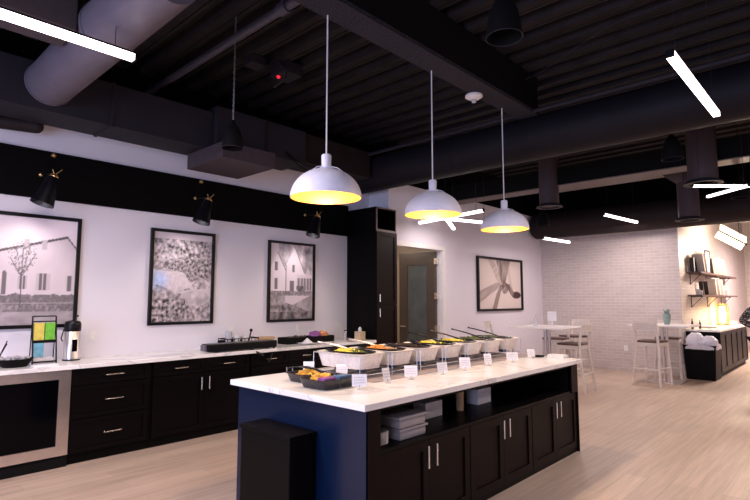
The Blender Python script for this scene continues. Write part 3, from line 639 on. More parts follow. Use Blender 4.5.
b = B(); b.tube((-5.92, 3.90, Z1+.011), (-5.90, 3.93, Z1+.2), .009, seg=8).ball((-5.90, 3.93, Z1+.21), .022); tag(b.build('serving_spoon', 'black', None, True), 'black serving spoon standing in the basket of cups', 'spoon')
tag(B().lathe([(0, 0), (.10, 0), (.10, .08), (.13, .09), (.13, .115), (0, .118)], (-5.84, 4.12, Z1), 32, sx=.9).build('wooden_stand', 'wood', None, True), 'round tan wooden stand behind the long black box', 'board')
# long black tray with snack bag
d = thing('serving_tray', 'long black deep tray below the gabled house picture', 'tray', (-5.85, 4.8, Z1)); x0, x1, y0, y1 = -5.98, -5.74, 4.42, 5.27
B().box(x0, x1, y0, y1, Z1, Z1+.01).box(x0, x0+.01, y0, y1, Z1, Z1+.088).box(x1-.01, x1, y0, y1, Z1, Z1+.088).box(x0, x1, y0, y0+.01, Z1, Z1+.088).box(x0, x1, y1-.01, y1, Z1, Z1+.088).build('tray_body', 'blackm', d)
B().box(x0+.01, x1-.01, 4.86, 4.87, Z1+.01, Z1+.09).build('divider', 'blackm', d)
b = B()
for k in range(30): b.ball((random.uniform(x0+.04, x1-.04), random.uniform(4.46, 4.82), Z1+.06+random.random()*.03), .022, sub=1)
o = b.build('wrapped_snacks', 'beans'); tag(o, 'dark wrapped snacks filling the near half of the long black tray', 'snacks'); o['kind'] = 'stuff'
for yy, m_, l_ in ((4.97, 'purple', 'purple snack bag in the long black tray'), (5.12, 'bag', 'orange snack bag in the long black tray')):
    b = B(); bmesh.ops.create_icosphere(b.bm, subdivisions=3, radius=.085, matrix=Matrix.Translation((-5.83, yy, Z1+.095)) @ Matrix.Diagonal((.9, 1.1, .75, 1)))
    for v in b.bm.verts: v.co += v.normal*.018*noise.noise(v.co*25)
    tag(b.build('snack_bag', m_, None, True), l_, 'snack bag', 'snack bags in the long black tray')
b = B(); bmesh.ops.create_grid(b.bm, x_segments=14, y_segments=14, size=.10, matrix=Matrix.Translation((-5.60, 4.62, Z1+.012)))
for v in b.bm.verts:
    dd = math.hypot(v.co.x+5.60, v.co.y-4.64); v.co.z += max(0, .075-dd*1.0)+.012*noise.noise(v.co*30)+.006
tag(b.build('crumpled_napkin', 'paper', None, True), 'crumpled white napkin in front of the long black tray', 'napkin')
# tissue box
d = thing('tissue_box', 'tan tissue box at the end of the worktop by the tall cabinet', 'tissue box', (-5.72, 5.72, Z1))
B().box(-5.72, -5.60, 5.67, 5.79, Z1, Z1+.125, bev=.004).build('box_body', 'kraft', d)
B().lathe([(.03, 0), (.036, .03), (.028, .06), (.012, .075), (0, .07)], (-5.66, 5.73, Z1+.12), 10, sx=.5).build('tissue', 'tissue', d, True)
d = thing('soap_bottle', 'small dark bottle left of the tissue box', 'bottle', (-5.82, 5.60, Z1))
B().lathe([(0, 0), (.025, 0), (.026, .09), (.01, .11), (.01, .13), (0, .13)], (-5.84, 5.58, Z1), 16).build('bottle', 'clear', d, True)
B().box(-5.85, -5.80, 5.57, 5.59, Z1+.13, Z1+.145).build('pump', 'black', d)

# ------------------------------------------------------------------ buffet on the island (z .915)
Z2 = .915
def deli(x0, x1, y0, y1, h, label):
    d = thing('food_container', label, 'container', ((x0+x1)/2, (y0+y1)/2, Z2), 'black takeaway containers')
    t = .02; b = B(); bm = b.bm
    def ring(x0, x1, y0, y1, z):
        r = .04; pts = []
        for cx, cy, a0 in ((x1-r, y1-r, 0), (x0+r, y1-r, 90), (x0+r, y0+r, 180), (x1-r, y0+r, 270)):
            for k in range(4): a = math.radians(a0+k*30); pts.append(bm.verts.new((cx+r*math.cos(a), cy+r*math.sin(a), z)))
        return pts
    R = [ring(x0+t, x1-t, y0+t, y1-t, Z2), ring(x0, x1, y0, y1, Z2+h), ring(x0-.008, x1+.008, y0-.008, y1+.008, Z2+h), ring(x0-.008, x1+.008, y0-.008, y1+.008, Z2+h+.004), ring(x0+.004, x1-.004, y0+.004, y1-.004, Z2+h+.002), ring(x0+t+.004, x1-t-.004, y0+t+.004, y1-t-.004, Z2+.006)]
    bm.faces.new(R[0][::-1])
    for a, c in zip(R, R[1:]):
        for k in range(16): bm.faces.new((a[k], a[(k+1) % 16], c[(k+1) % 16], c[k]))
    bm.faces.new(R[-1]); b.build('tub', 'tray', d, True)
    return d
deli(-3.27, -3.04, 2.49, 2.75, .062, 'smaller black container of chips, left on the near island end')
deli(-2.98, -2.69, 2.38, 2.72, .066, 'larger black container of chips and packets on the near island end')
def heap(name, label, m_, cx, cy, z, rx, ry, n, kind, par=None, cat='food'):
    b = B()
    for k in range(n):
        a = random.random()*6.28; r = math.sqrt(random.random()); px, py = cx+rx*r*math.cos(a), cy+ry*r*math.sin(a); pz = z+.035*(1-r*r)+random.random()*.012
        if kind == 'chip':
            q = Matrix.Translation((px, py, pz)) @ Matrix.Rotation(random.random()*6, 4, 'Z') @ Matrix.Rotation(random.uniform(-.9, .9), 4, 'X') @ Matrix.Rotation(random.uniform(-.6, .6), 4, 'Y')
            vs = [q @ Vector(p) for p in ((.035, 0, 0), (-.02, .03, 0), (-.02, -.03, 0), (.035, 0, .003), (-.02, .03, .003), (-.02, -.03, .003))]
            v = [b.bm.verts.new(p) for p in vs]; b.bm.faces.new(v[:3]); b.bm.faces.new(v[3:])
            for i in range(3): b.bm.faces.new((v[i], v[(i+1) % 3], v[3+(i+1) % 3], v[3+i]))
        else:
            s_ = random.uniform(.7, 1.3); b.ball((px, py, pz), .013*s_, (random.uniform(.7, 1.5), random.uniform(.7, 1.5), .8), 1)
    o = b.build(name, m_); tag(o, label, cat); o['kind'] = 'stuff'; return o
heap('tortilla_chips', 'tortilla chips in the smaller black container', 'chip', -3.155, 2.62, Z2+.032, .055, .075, 55, 'chip')
heap('tortilla_chips', 'tortilla chips piled in the larger black container', 'chip', -2.88, 2.52, Z2+.035, .06, .10, 75, 'chip')
tag(B().box(-2.81, -2.73, 2.56, 2.68, Z2+.02, Z2+.08, bev=.008, M4=None).build('snack_packet', 'blue'), 'blue packet in the larger black container', 'packet')
tag(B().box(-2.81, -2.73, 2.42, 2.53, Z2+.02, Z2+.078, bev=.008).build('snack_packet', 'purple'), 'purple packet in the larger black container', 'packet')
def tongs(p, q, label, m_='black', lift=.05):
    p = Vector(p); q = Vector(q); side = (q-p).cross(Vector((0, 0, 1))).normalized()
    d = thing('serving_tongs', label, 'tongs', p, 'black serving tongs')
    for s in (-1, 1):
        pts = [p+(q-p)*t+side*s*(.006+.018*math.sin(PI*min(t*1.2, 1)))+Vector((0, 0, lift*math.sin(PI*t)*.3)) for t in [i/8 for i in range(9)]]
        B().path(pts, .0065, 6).build('arm', m_, d, True)
    B().ball(q, .010).build('pivot', m_, d, True)
tongs((-3.08, 2.66, Z2+.085), (-3.28, 2.54, Z2+.09), 'black tongs lying across the smaller black container')
# chafing racks
pans = [
    ('nearest', 3.070, 'greens', 'yellow', 'yellow corn and greens'), ('second', 3.450, 'sauce', 'orange', 'shredded orange cheese'), ('third', 3.830, 'beans', 'beans', 'dark beans'),
    ('fourth', 4.210, 'greens', 'yellow', 'yellow corn'), ('fifth', 4.590, 'greens', 'yellow', 'yellow peppers'), ('sixth', 4.970, 'beans', 'greens', 'dark greens'), ('farthest', 5.350, 'beans', 'greens', 'dark greens')]
PX0, PX1 = -3.42, -2.87
def pan(i, nm, yc, m1, m2, food):
    y0, y1 = yc-.165, yc+.165; zr = Z2+.185; hb = .115
    r = thing('chafing_rack', 'wire chafing rack under the %s foil pan of the buffet row' % nm, 'rack', ((PX0+PX1)/2, yc, Z2), 'wire chafing racks')
    b = B(); P = [(PX0, y0), (PX1, y0), (PX1, y1), (PX0, y1)]
    for zz in (Z2+.03,): b.path([(*p, zz) for p in P+P[:1]], .003, 6)
    for p in P: b.tube((*p, Z2), (*p, zr-.004), .003, seg=6)
    for k in (1, 2, 3): xx = PX0+(PX1-PX0)*k/4; b.tube((xx, y0, Z2+.03), (xx, y1, Z2+.03), .003, seg=6)
    for yy in (y0, y1): b.path([(PX0, yy, zr-.004), (PX1, yy, zr-.004)], .004, 6)
    for xx in (PX0, PX1): b.path([(xx, y0, zr-.004), (xx, y1, zr-.004)], .004, 6)
    b.build('wire_frame', 'wire', r)
    for xx in (PX0+.14, PX1-.14): tag(B().lathe([(0, 0), (.042, 0), (.042, .055), (.038, .058), (0, .058)], (xx, yc, Z2+.034), 20).build('fuel_can', 'fuel', None, True), '%s dark fuel can under the %s foil pan' % ('left' if xx < -3.1 else 'right', nm), 'fuel can', 'fuel cans under the buffet pans')
    # foil pan, fluted wall
    b = B(); bm = b.bm; N = 96
    def ring(inset, z, fl=0):
        pts = []; a, c = (PX1-PX0)/2-inset+.006, (y1-y0)/2-inset+.006
        for k in range(N):
            t = 2*PI*k/N; ct, st = math.cos(t), math.sin(t); e = 5.
            s_ = (abs(ct)**e+abs(st)**e)**(-1/e); f = 1+fl*(k % 2)
            pts.append(bm.verts.new(((PX0+PX1)/2+a*s_*ct*f, yc+c*s_*st*f, z)))
        return pts
    R = [ring(.035, zr-hb, .0), ring(.008, zr-.01, .010), ring(.0, zr, 0), ring(-.004, zr+.004, 0), ring(.004, zr+.006, 0), ring(.026, zr-.008, .0), ring(.05, zr-hb+.004, 0)]
    bm.faces.new(R[0][::-1])
    for a, c in zip(R, R[1:]):
        for k in range(N): bm.faces.new((a[k], a[(k+1) % N], c[(k+1) % N], c[k]))
    bm.faces.new(R[-1]); o = b.build('foil_pan', 'foil'); tag(o, 'silvery foil pan holding %s, %s in the buffet row' % (food, nm), 'foil pan', 'foil pans in the buffet row')
    # black insert with food
    b = B(); 
    b.lathe([(0, -.03), (.20, -.03), (.26, .004), (.275, .008), (.255, .012), (.2, -.012), (0, -.012)], ((PX0+PX1)/2, yc, zr+.004), 40, sx=.97, sy=.52)
    tag(b.build('black_tray', 'tray', None, True), 'black oval tray set in the %s foil pan' % nm, 'tray', 'black trays in the foil pans')
    heap('food', '%s in the %s tray of the buffet' % (food, nm), m2, (PX0+PX1)/2-.03, yc, zr-.022, .17, .09, 130, 'ball')
    heap('food', 'loose mixed pieces around the %s in the %s tray' % (food, nm), m1, (PX0+PX1)/2+.05, yc+.02, zr-.028, .16, .10, 60, 'ball')
for i, (nm, yc, m1, m2, fd) in enumerate(pans):
    pan(i, nm, yc, m1, m2, fd)
    zr = Z2+.205
    if i in (0, 1): tongs((-3.2, yc+.03, zr+.0), (-3.46, yc-.08, zr+.05), 'black tongs resting on the %s tray' % nm, 'chain', .02)
    elif i >= 3: tongs((-3.10, yc+.06, zr), (-3.38+.03*(i % 2), yc-.12, zr+.09), 'black tongs sticking up from the %s tray' % nm, lift=.02)
    else: tongs((-3.0, yc, zr), (-3.25, yc+.1, zr+.03), 'black tongs lying flat on the %s tray' % nm, lift=.02)
# cards
def card(x, y, w, h, rz, label, z=Z2, big=False):
    d = thing('label_card', label, 'card', (x, y, z), 'white label cards on the buffet', rz)
    ORG[d.name] = Vector((0, 0, 0))
    w *= .84; h *= .93; x += .02; d.location.x = x
    Mx = Matrix.Rotation(math.radians(-14), 4, 'X')
    b = B().box(-w/2, w/2, -.001, .001, .02, .02+h, M4=Mx); b.build('card', 'paper', d)
    B().lathe([(0, 0), (.02, 0), (.018, .006), (0, .008)], (0, .0, 0), 14).tube((0, 0, .004), (0, .004, .03), .003, seg=6).build('card_holder', 'clear', d, True)
    b = B(); random.seed(int(abs(y)*1000))
    for r in range(3 if h > .07 else 2):
        zz = .02+h*(.72-.22*r); xx = -w*.36
        while xx < w*.34:
            l = random.uniform(.006, .014); b.path([(xx, -.003, zz), (xx+l*.3, -.003, zz+.004), (xx+l*.6, -.003, zz-.002), (xx+l, -.003, zz+.002)], .0009, 4); xx += l+.005
    bmesh.ops.transform(b.bm, matrix=Mx, verts=b.bm.verts); b.build('handwriting', 'ink', d)
F = math.radians(43)
for x, y, w, h, r, l in (
    (-2.60, 2.61, .125, .09, F+.15, 'largest white label card leaning beside the larger black container'),
    (-2.64, 2.95, .085, .10, F+.75, 'narrow turned white label card second along the buffet front'),
    (-2.62, 3.20, .12, .095, F+.0, 'white label card third along the buffet front'),
    (-2.60, 3.60, .11, .085, F+.35, 'tilted white label card fourth along the buffet front'),
    (-2.60, 3.93, .115, .10, F+.0, 'white label card fifth along the buffet front'),
    (-2.62, 4.36, .09, .10, F+.3, 'narrow white label card sixth along the buffet front'),
    (-2.58, 4.75, .14, .085, F+.1, 'wide white label card seventh along the buffet front'),
    (-2.60, 5.20, .10, .085, F+.2, 'white label card farthest along the buffet front'),
    (-3.50, 2.90, .11, .08, F, 'white label card behind the smaller black container'),
    (-3.08, 2.89, .11, .095, F-.1, 'white label card behind the larger black container')): card(x, y, w, h, r, l)
# dark clear tray strips under racks, flat papers at far end
tag(B().box(-3.47, -2.70, 2.88, 5.50, Z2, Z2+.003).build('table_mat', mat('grey_mat', (.30, .26, .28), .4, noise_amt=.1)), 'long grey mat beneath the chafing racks', 'mat')
tag(B().lathe([(0, 0), (.10, 0), (.115, .012), (.10, .010), (0, .006)], (-2.62, 5.42, Z2), 28, sx=.6, sy=.7).build('plate', 'blackm', None, True), 'dark plate at the far end of the island', 'plate')
tag(B().box(-2.50, -2.32, 5.39, 5.51, Z2, Z2+.035, bev=.003).build('napkin_stack', 'white'), 'white napkin stack at the far end of the island', 'napkins')

# things in the island shelf (z .618)
Z3 = .618
d = thing('plate_stack', 'stack of pale plates on the island shelf, at the near end', 'plates', (-2.36, 2.5, Z3))
for k in range(9): B().lathe([(0, 0), (.06, 0), (.085, .010), (.082, .012), (.058, .003), (0, .003)], (-2.33, 2.50, Z3+k*.0085), 28).build('plate', 'white', d, True)
for k, (dx, dy, l) in enumerate(((0, 0, 'lower frosted lidded container on the island shelf'), (.01, -.015, 'upper frosted lidded container stacked on the island shelf'))):
    z = Z3+k*.078; x0, x1, y0, y1 = -2.46+dx, -2.24+dx, 2.64+dy, 2.92+dy
    d = thing('lidded_container', l, 'container', ((x0+x1)/2, (y0+y1)/2, z), 'frosted containers on the island shelf')
    B().box(x0, x1, y0, y1, z, z+.06, bev=.02).build('tub', 'lid', d, True)
    B().box(x0-.01, x1+.01, y0-.01, y1+.01, z+.06, z+.076, bev=.007).build('lid', 'lid', d, True)
for yy, hh, l in ((3.25, .12, 'white box at the back of the island shelf, nearer'), (4.0, .13, 'white box at the back of the island shelf, farther')):
    tag(B().box(-2.62, -2.50, yy, yy+.22, Z3, Z3+hh, bev=.004).build('paper_box', 'paper'), l, 'box')
tag(B().lathe([(0, 0), (.03, 0), (.035, .17), (0, .17)], (-2.50, 3.72, Z3), 20).build('jar', 'wood', None, True), 'tan round jar between the boxes on the island shelf', 'jar')

# ------------------------------------------------------------------ bar tables and stools
def table(cx, cy, side, rz, label, bw):
    d = thing('bar_table', label, 'table', (0, 0, 0), 'tall white bar tables')
    B().box(-side/2, side/2, -side/2, side/2, 1.035, 1.065, bev=.006).build('tabletop', 'tabletop', d)
    B().tube((-.035, 0, .01), (-.035, 0, 1.03), .028, seg=20).tube((.035, 0, .01), (.035, 0, 1.03), .028, seg=20).build('pedestal', 'steel', d, True)
    B().box(-bw/2, bw/2, -bw/2, bw/2, 0, .012, bev=.004).build('base_plate', 'steel', d)
    B().box(-.18, .18, -.18, .18, 1.02, 1.035).build('mounting_plate', 'blackm', d)
    d.location = (cx, cy, 0); d.rotation_euler.z = rz
table(-4.10, 8.88, .98, .0, 'white square bar table near the abstract picture', .58)
table(-2.76, 11.02, 1.0, 0, 'white square bar table with the grey-green vase', .58)
def make_stool():
    d = thing('bar_stool', '', 'bar stool', (0, 0, 0), 'pale bar stools'); w = .20
    # facing -Y is the front; back at +Y
    b2 = B().box(-.21, .21, -.20, .19, .765, .80, bev=.014); b2.build('seat', 'seat', d, True)
    B().box(-.20, .20, -.19, -.165, .705, .765).box(-.20, .20, .16, .185, .705, .765).box(-.20, -.175, -.18, .18, .705, .765).box(.175, .20, -.18, .18, .705, .765).build('seat_rail', 'stool', d)
    for sx in (-1, 1):
        B().path([(sx*.225, -.225, 0), (sx*.185, -.18, .765)], .024, 8).build('leg', 'stool', d, True)
        B().path([(sx*.235, .27, 0), (sx*.195, .18, .70), (sx*.19, .19, .86), (sx*.19, .235, 1.06)], .025, 8).build('leg', 'stool', d, True)
    b = B(); pts = []
    n = 9
    for i in range(n):
        t = -1+2*i/(n-1); x = .215*t; y = .235+.035*(1-t*t)
        pts.append((x, y))
    bm = b.bm; rows = []
    for (x, y) in pts: rows.append([bm.verts.new((x, y+o[0], o[1])) for o in ((-.012, .99), (.012, .99), (.02, 1.12), (-.004, 1.12))])
    for a, c in zip(rows, rows[1:]):
        for k in range(4): bm.faces.new((a[k], a[(k+1) % 4], c[(k+1) % 4], c[k]))
    bm.faces.new(rows[0]); bm.faces.new(rows[-1][::-1]); b.build('backrest', 'stool', d, True)
    for (p, q) in (((-.215, -.21, .22), (.215, -.21, .22)), ((-.225, .25, .30), (.225, .25, .30)), ((-.22, -.21, .32), (-.225, .24, .32)), ((.22, -.21, .32), (.225, .24, .32))):
        B().tube(p, q, .016, seg=8).build('stretcher', 'stool', d, True)
    return d
st = make_stool()
spots = [(-3.66, 8.92, -PI/2, 'pale bar stool with brown seat facing the near bar table, closest to the island'),
         (-4.42, 9.95, .15, 'pale bar stool on the far side of the near bar table'),
         (-4.42, 10.80, -.3, 'pale bar stool standing farthest back between the bar tables'),
         (-5.08, 8.95, PI/2+.25, 'pale bar stool nearest the wall with the abstract picture'),
         (-2.83, 10.42, PI-.15, 'pale bar stool in front of the table with the vase, back to the view'),
         (-2.83, 11.56, .1, 'pale bar stool behind the table with the vase'),
         ]
for i, (x, y, r, l) in enumerate(spots):
    o = st if i == 0 else copy_tree(st)
    o.location = (x, y, 0); o.rotation_euler.z = r; o['label'] = l
d = thing('vase', 'grey-green vase with leafy top on the far bar table', 'vase', (-2.72, 11.08, 1.065))
B().lathe([(0, 0), (.045, 0), (.065, .08), (.072, .17), (.062, .21), (.05, .21), (.05, .03), (0, .03)], (-2.72, 11.08, 1.065), 24).build('pot', 'vase', d, True)
b = B()
for k in range(9):
    a = k*.7; b.path([(-2.72, 11.08, 1.2), (-2.72+.03*math.cos(a), 11.08+.03*math.sin(a), 1.29), (-2.72+.055*math.cos(a), 11.08+.055*math.sin(a), 1.32+.02*(k % 3))], .010, 6)
b.build('succulent', 'vase', d, True)
d = thing('menu_card', 'small white menu card standing on the near bar table', 'card', (-4.08, 9.05, 1.065))
B().box(-.08, .08, -.002, .002, .09, .26).box(-.01, .01, -.003, .003, .0, .09).build('card', 'paper', None); o = C.objects[-1]
o.parent = d; o.location = (0, 0, 0); d.rotation_euler.z = F; 
for k in ('label', 'category'):
    if k in o: del o[k]
tag(B().lathe([(0, 0), (.035, 0), (.038, .12), (.014, .17), (.014, .20), (0, .20)], (-4.30, 8.85, 1.065), 20).build('water_bottle', 'clear', None, True), 'clear bottle standing on the near bar table', 'bottle')

# ------------------------------------------------------------------ niche: counter, bin, shelves
d = thing('niche_cabinet', 'long black cabinet with panelled doors against the brick side wall', 'cabinet', (-2.35, 14.3, 0))
B().box(-2.665, -2.10, 12.26, 15.62, .08, .89).box(-2.665, -2.15, 12.28, 15.60, 0, .08).build('carcass', 'cab_dark', d)
for k in range(5):
    a = 12.30+k*.66; o = shaker(B(), -2.10, a, a+.645, .10, .88, .07).build('door', 'cab', d)
tag(B().box(-2.67, -2.06, 12.25, 15.65, .89, .93, bev=.004).build('niche_worktop', 'quartz'), 'white worktop of the long black cabinet in the lit niche', 'worktop')
d = thing('trash_bin', 'big black trash bin with plastic liner and crumpled bag on top', 'bin', (-2.33, 11.95, 0))
b = B(); b.lathe([(0, 0), (.26, 0), (.27, .02), (.30, .62), (.31, .66), (.29, .66), (.28, .60), (.25, .03), (0, .03)], (0, 0, 0), 4, M4=Matrix.Translation((-2.33, 11.93, 0)) @ Matrix.Rotation(PI/4, 4, 'Z') @ Matrix.Diagonal((1.28, 1.28, 1, 1)))
b.build('bin_body', 'cab_dark', d)
b = B(); bm = b.bm; N = 48; rr = []
for j, (s_, z) in enumerate(((.285, .60), (.315, .58), (.32, .62), (.30, .67), (.24, .665), (.2, .62))):
    row = []
    for k in range(N):
        t = 2*PI*k/N; e = 6.; q = (abs(math.cos(t))**e+abs(math.sin(t))**e)**(-1/e); w = 1+.03*noise.noise(Vector((math.cos(t)*4, math.sin(t)*4, j*.7)))
        row.append(bm.verts.new((-2.33+s_*q*w*math.cos(t)*.92, 11.93+s_*q*w*math.sin(t)*.92, z+.015*noise.noise(Vector((t*3, j, 0))))))
    rr.append(row)
for a, c in zip(rr, rr[1:]):
    for k in range(N): bm.faces.new((a[k], a[(k+1) % N], c[(k+1) % N], c[k]))
b.build('liner', 'liner', d, True)
for cx, rr_, l in ((-2.43, .17, 'pale crumpled bag bulging from the left of the black trash bin'), (-2.20, .15, 'pale crumpled bag bulging from the right of the black trash bin')):
    b = B(); bmesh.ops.create_icosphere(b.bm, subdivisions=4, radius=rr_, matrix=Matrix.Translation((cx, 11.88, .70)) @ Matrix.Diagonal((1, .9, 1.15 if cx < -2.3 else .95, 1)))
    for v in b.bm.verts: v.co += v.normal*.02*noise.noise(v.co*14)
    tag(b.build('crumpled_bag', 'liner', None, True), l, 'bag')
def nshelf(z, label, y1=16.9):
    d = thing('wall_shelf', label, 'shelf', (-2.53, 14.8, z-.2), 'walnut shelves on the brick side wall')
    B().box(XN, XN+.27, 12.62, y1, z-.035, z).build('board', 'shelf', d)
    for y in (12.9, 14.5, 16.2):
        B().box(XN, XN+.012, y-.012, y+.012, z-.27, z-.035).box(XN, XN+.23, y-.012, y+.012, z-.047, z-.035).path([(XN+.006, y, z-.26), (XN+.21, y, z-.045)], .007, 6).build('bracket', 'black', d)
nshelf(2.13, 'upper walnut wall shelf holding leaning books and a frame'); nshelf(1.64, 'lower walnut wall shelf holding leaning books')
def book(y, z, h, t, w, lean, m_, label):
    o = B().box(-w/2, w/2 if m_ == 'book' else -w*.1, 0, t, 0, h, bev=.002).build('book', m_, base=(0, 0, 0)); tag(o, label, 'book', 'books on the niche shelves')
    o.location = (-2.52, y, z); o.rotation_euler = (-lean, 0, 0)
bk = [(12.68, .30, .10, 0, 'bookb'), (12.98, .32, .03, -.45, 'bookb'), (13.12, .42, .04, -.45, 'book'), (13.40, .44, .05, -.42, 'book'), (14.3, .34, .05, -.3, 'bookb'), (14.7, .40, .05, -.4, 'bookb'), (14.95, .42, .06, -.38, 'book'), (15.4, .42, .05, -.35, 'book'), (15.8, .34, .05, -.35, 'bookb')]
ordn = ['black upright book at the near end of the upper shelf', 'thin black leaning book on the upper shelf', 'thinner cream leaning book left of the frame on the upper shelf', 'thicker cream leaning book left of the frame on the upper shelf', 'black book leaning backwards behind the frame on the upper shelf', 'black leaning book just right of the frame on the upper shelf', 'thickest cream leaning book right of the frame on the upper shelf', 'cream leaning book right of the thickest one on the upper shelf', 'black leaning book farthest along the upper shelf']
for (y, h, t, ln, m_), l in zip(bk, ordn): book(y, 2.135+ (abs(math.sin(ln))*t if ln < 0 else 0)*0, h, t, .2, ln, m_, l)
bk2 = [(13.5, .30, .05, -.25, 'bookb', 'black book at the near end of the lower shelf'), (14.0, .32, .05, -.38, 'bookb', 'black leaning book on the lower shelf'), (14.25, .40, .06, -.36, 'book', 'first cream leaning book on the lower shelf'), (14.65, .40, .06, -.36, 'book', 'second cream leaning book on the lower shelf'), (15.05, .38, .06, -.34, 'book', 'third cream leaning book on the lower shelf')]
for (y, h, t, ln, m_, l) in bk2: book(y, 1.645, h, t, .2, ln, m_, l)
d = thing('picture_frame', 'small black empty-looking frame propped on the upper niche shelf', 'picture frame', (-2.5, 13.9, 2.13))
x = -2.50; y0, y1, z0, z1 = 13.55, 14.05, 2.13, 2.66
B().box(x, x+.02, y0, y0+.04, z0, z1).box(x, x+.02, y1-.04, y1, z0, z1).box(x, x+.02, y0+.04, y1-.04, z1-.04, z1).box(x, x+.02, y0+.04, y1-.04, z0, z0+.04).build('frame', 'black', d)
B().box(x, x+.008, y0+.04, y1-.04, z0+.04, z1-.04).build('print', 'book', d)
for y, h, l in ((12.8, .12, 'small glass nearest on the lower niche shelf'), (13.1, .10, 'small glass second on the lower niche shelf'), (15.6, .16, 'tall glass right of the books on the lower niche shelf'), (16.0, .14, 'glass farthest along the lower niche shelf')):
    tag(B().lathe([(0, 0), (.04, 0), (.045, h), (.042, h), (.036, .01), (0, .01)], (-2.52, y, 1.64), 20).build('drinking_glass', 'clear', None, True), l, 'glass', 'glasses on the lower niche shelf')
d = thing('lantern', 'glowing amber glass lantern on the niche worktop', 'lamp', (-2.45, 14.9, .93))
B().lathe([(0, 0), (.14, 0), (.14, .03), (0, .03)], (-2.45, 14.9, .93), 28).build('base', 'brass', d, True)
B().lathe([(.13, .03), (.14, .12), (.14, .42), (.10, .52), (.095, .52), (.135, .42), (.135, .12), (.125, .03)], (-2.45, 14.9, .93), 28).build('glass_shade', 'amber', d, True)
B().lathe([(0, .05), (.06, .05), (.07, .2), (.06, .44), (0, .45)], (-2.45, 14.9, .93), 20).build('glowing_core', 'lampglow', d, True)
tag(B().box(-2.62, -2.30, 13.2, 13.9, .93, .955, bev=.004).build('magazine_stack', 'book'), 'flat stack of magazines on the niche worktop', 'magazines')
for x, y, h, l in ((-2.58, 12.42, .22, 'dark slim bottle at the near end of the niche worktop'), (-2.5, 12.72, .18, 'shorter dark bottle beside it on the niche worktop')):
    tag(B().lathe([(0, 0), (.022, 0), (.02, h*.6), (.008, h*.8), (.007, h), (0, h)], (x, y, .93), 16).build('slim_bottle', 'bookb', None, True), l, 'bottle')
for k in range(6):
    tag(B().lathe([(0, 0), (.03, 0), (.035, .08), (.032, .08), (.027, .006), (0, .006)], (-2.25-.07*(k % 2), 15.15+.07*k, .93), 14).build('drinking_glass', 'clear', None, True), 'small clear glass in a cluster past the amber lantern', 'glass', 'glasses past the lantern')
# chandelier in the niche
d = thing('shade_chandelier', 'glowing chandelier of slanted pale shades on a dark rod, at the right edge', 'chandelier', (-1.95, 13.5, 3.0))
ux = Vector((.83, -.10, -.30)) ; c0 = Vector((-1.93, 13.4, 3.06))
fwd = Vector((.68, -.60, 0)).normalized()
px = Vector((.73, .68, 0)); dn = Vector((0, 0, -1))
def quadbox(o, a, b_, t): 
    bb = B(); bm = bb.bm; n = a.cross(b_).normalized()*t
    v = [bm.verts.new(p) for p in (o, o+a, o+a+b_, o+b_, o+n, o+a+n, o+a+b_+n, o+b_+n)]
    for f in ((0, 1, 2, 3), (4, 5, 6, 7), (0, 1, 5, 4), (1, 2, 6, 5), (2, 3, 7, 6), (3, 0, 4, 7)): bm.faces.new([v[i] for i in f])
    return bb
def scr(dx, dy): return px*dx+Vector((0, 0, 1))*(-dy)
pxs = 11.0/518
o1 = c0+scr(-13*pxs, 2*pxs) 
for k in range(3):
    o = o1+scr(k*8.6*pxs, k*4.6*pxs)
    quadbox(o+scr(0, 0), scr(8*pxs, 4.2*pxs), scr(-6*pxs, 6*pxs)+fwd*.05, .03).build('shade', 'shade', d)
    quadbox(o+scr(.6*pxs, -.8*pxs), scr(8*pxs, 4.2*pxs), scr(5*pxs, -6*pxs)+fwd*-.12, .03).build('shade', 'shade', d)
B().tube(o1, o1+scr(27*pxs, 14*pxs), .018, seg=10).tube(o1+scr(3*pxs, 0), o1+scr(3*pxs, -10*pxs)+Vector((0, 0, .95)), .008, seg=8).tube(o1+scr(20*pxs, 10*pxs), o1+scr(20*pxs, 0)+Vector((0, 0, .95)), .008, seg=8).build('rod', 'black', d, True)

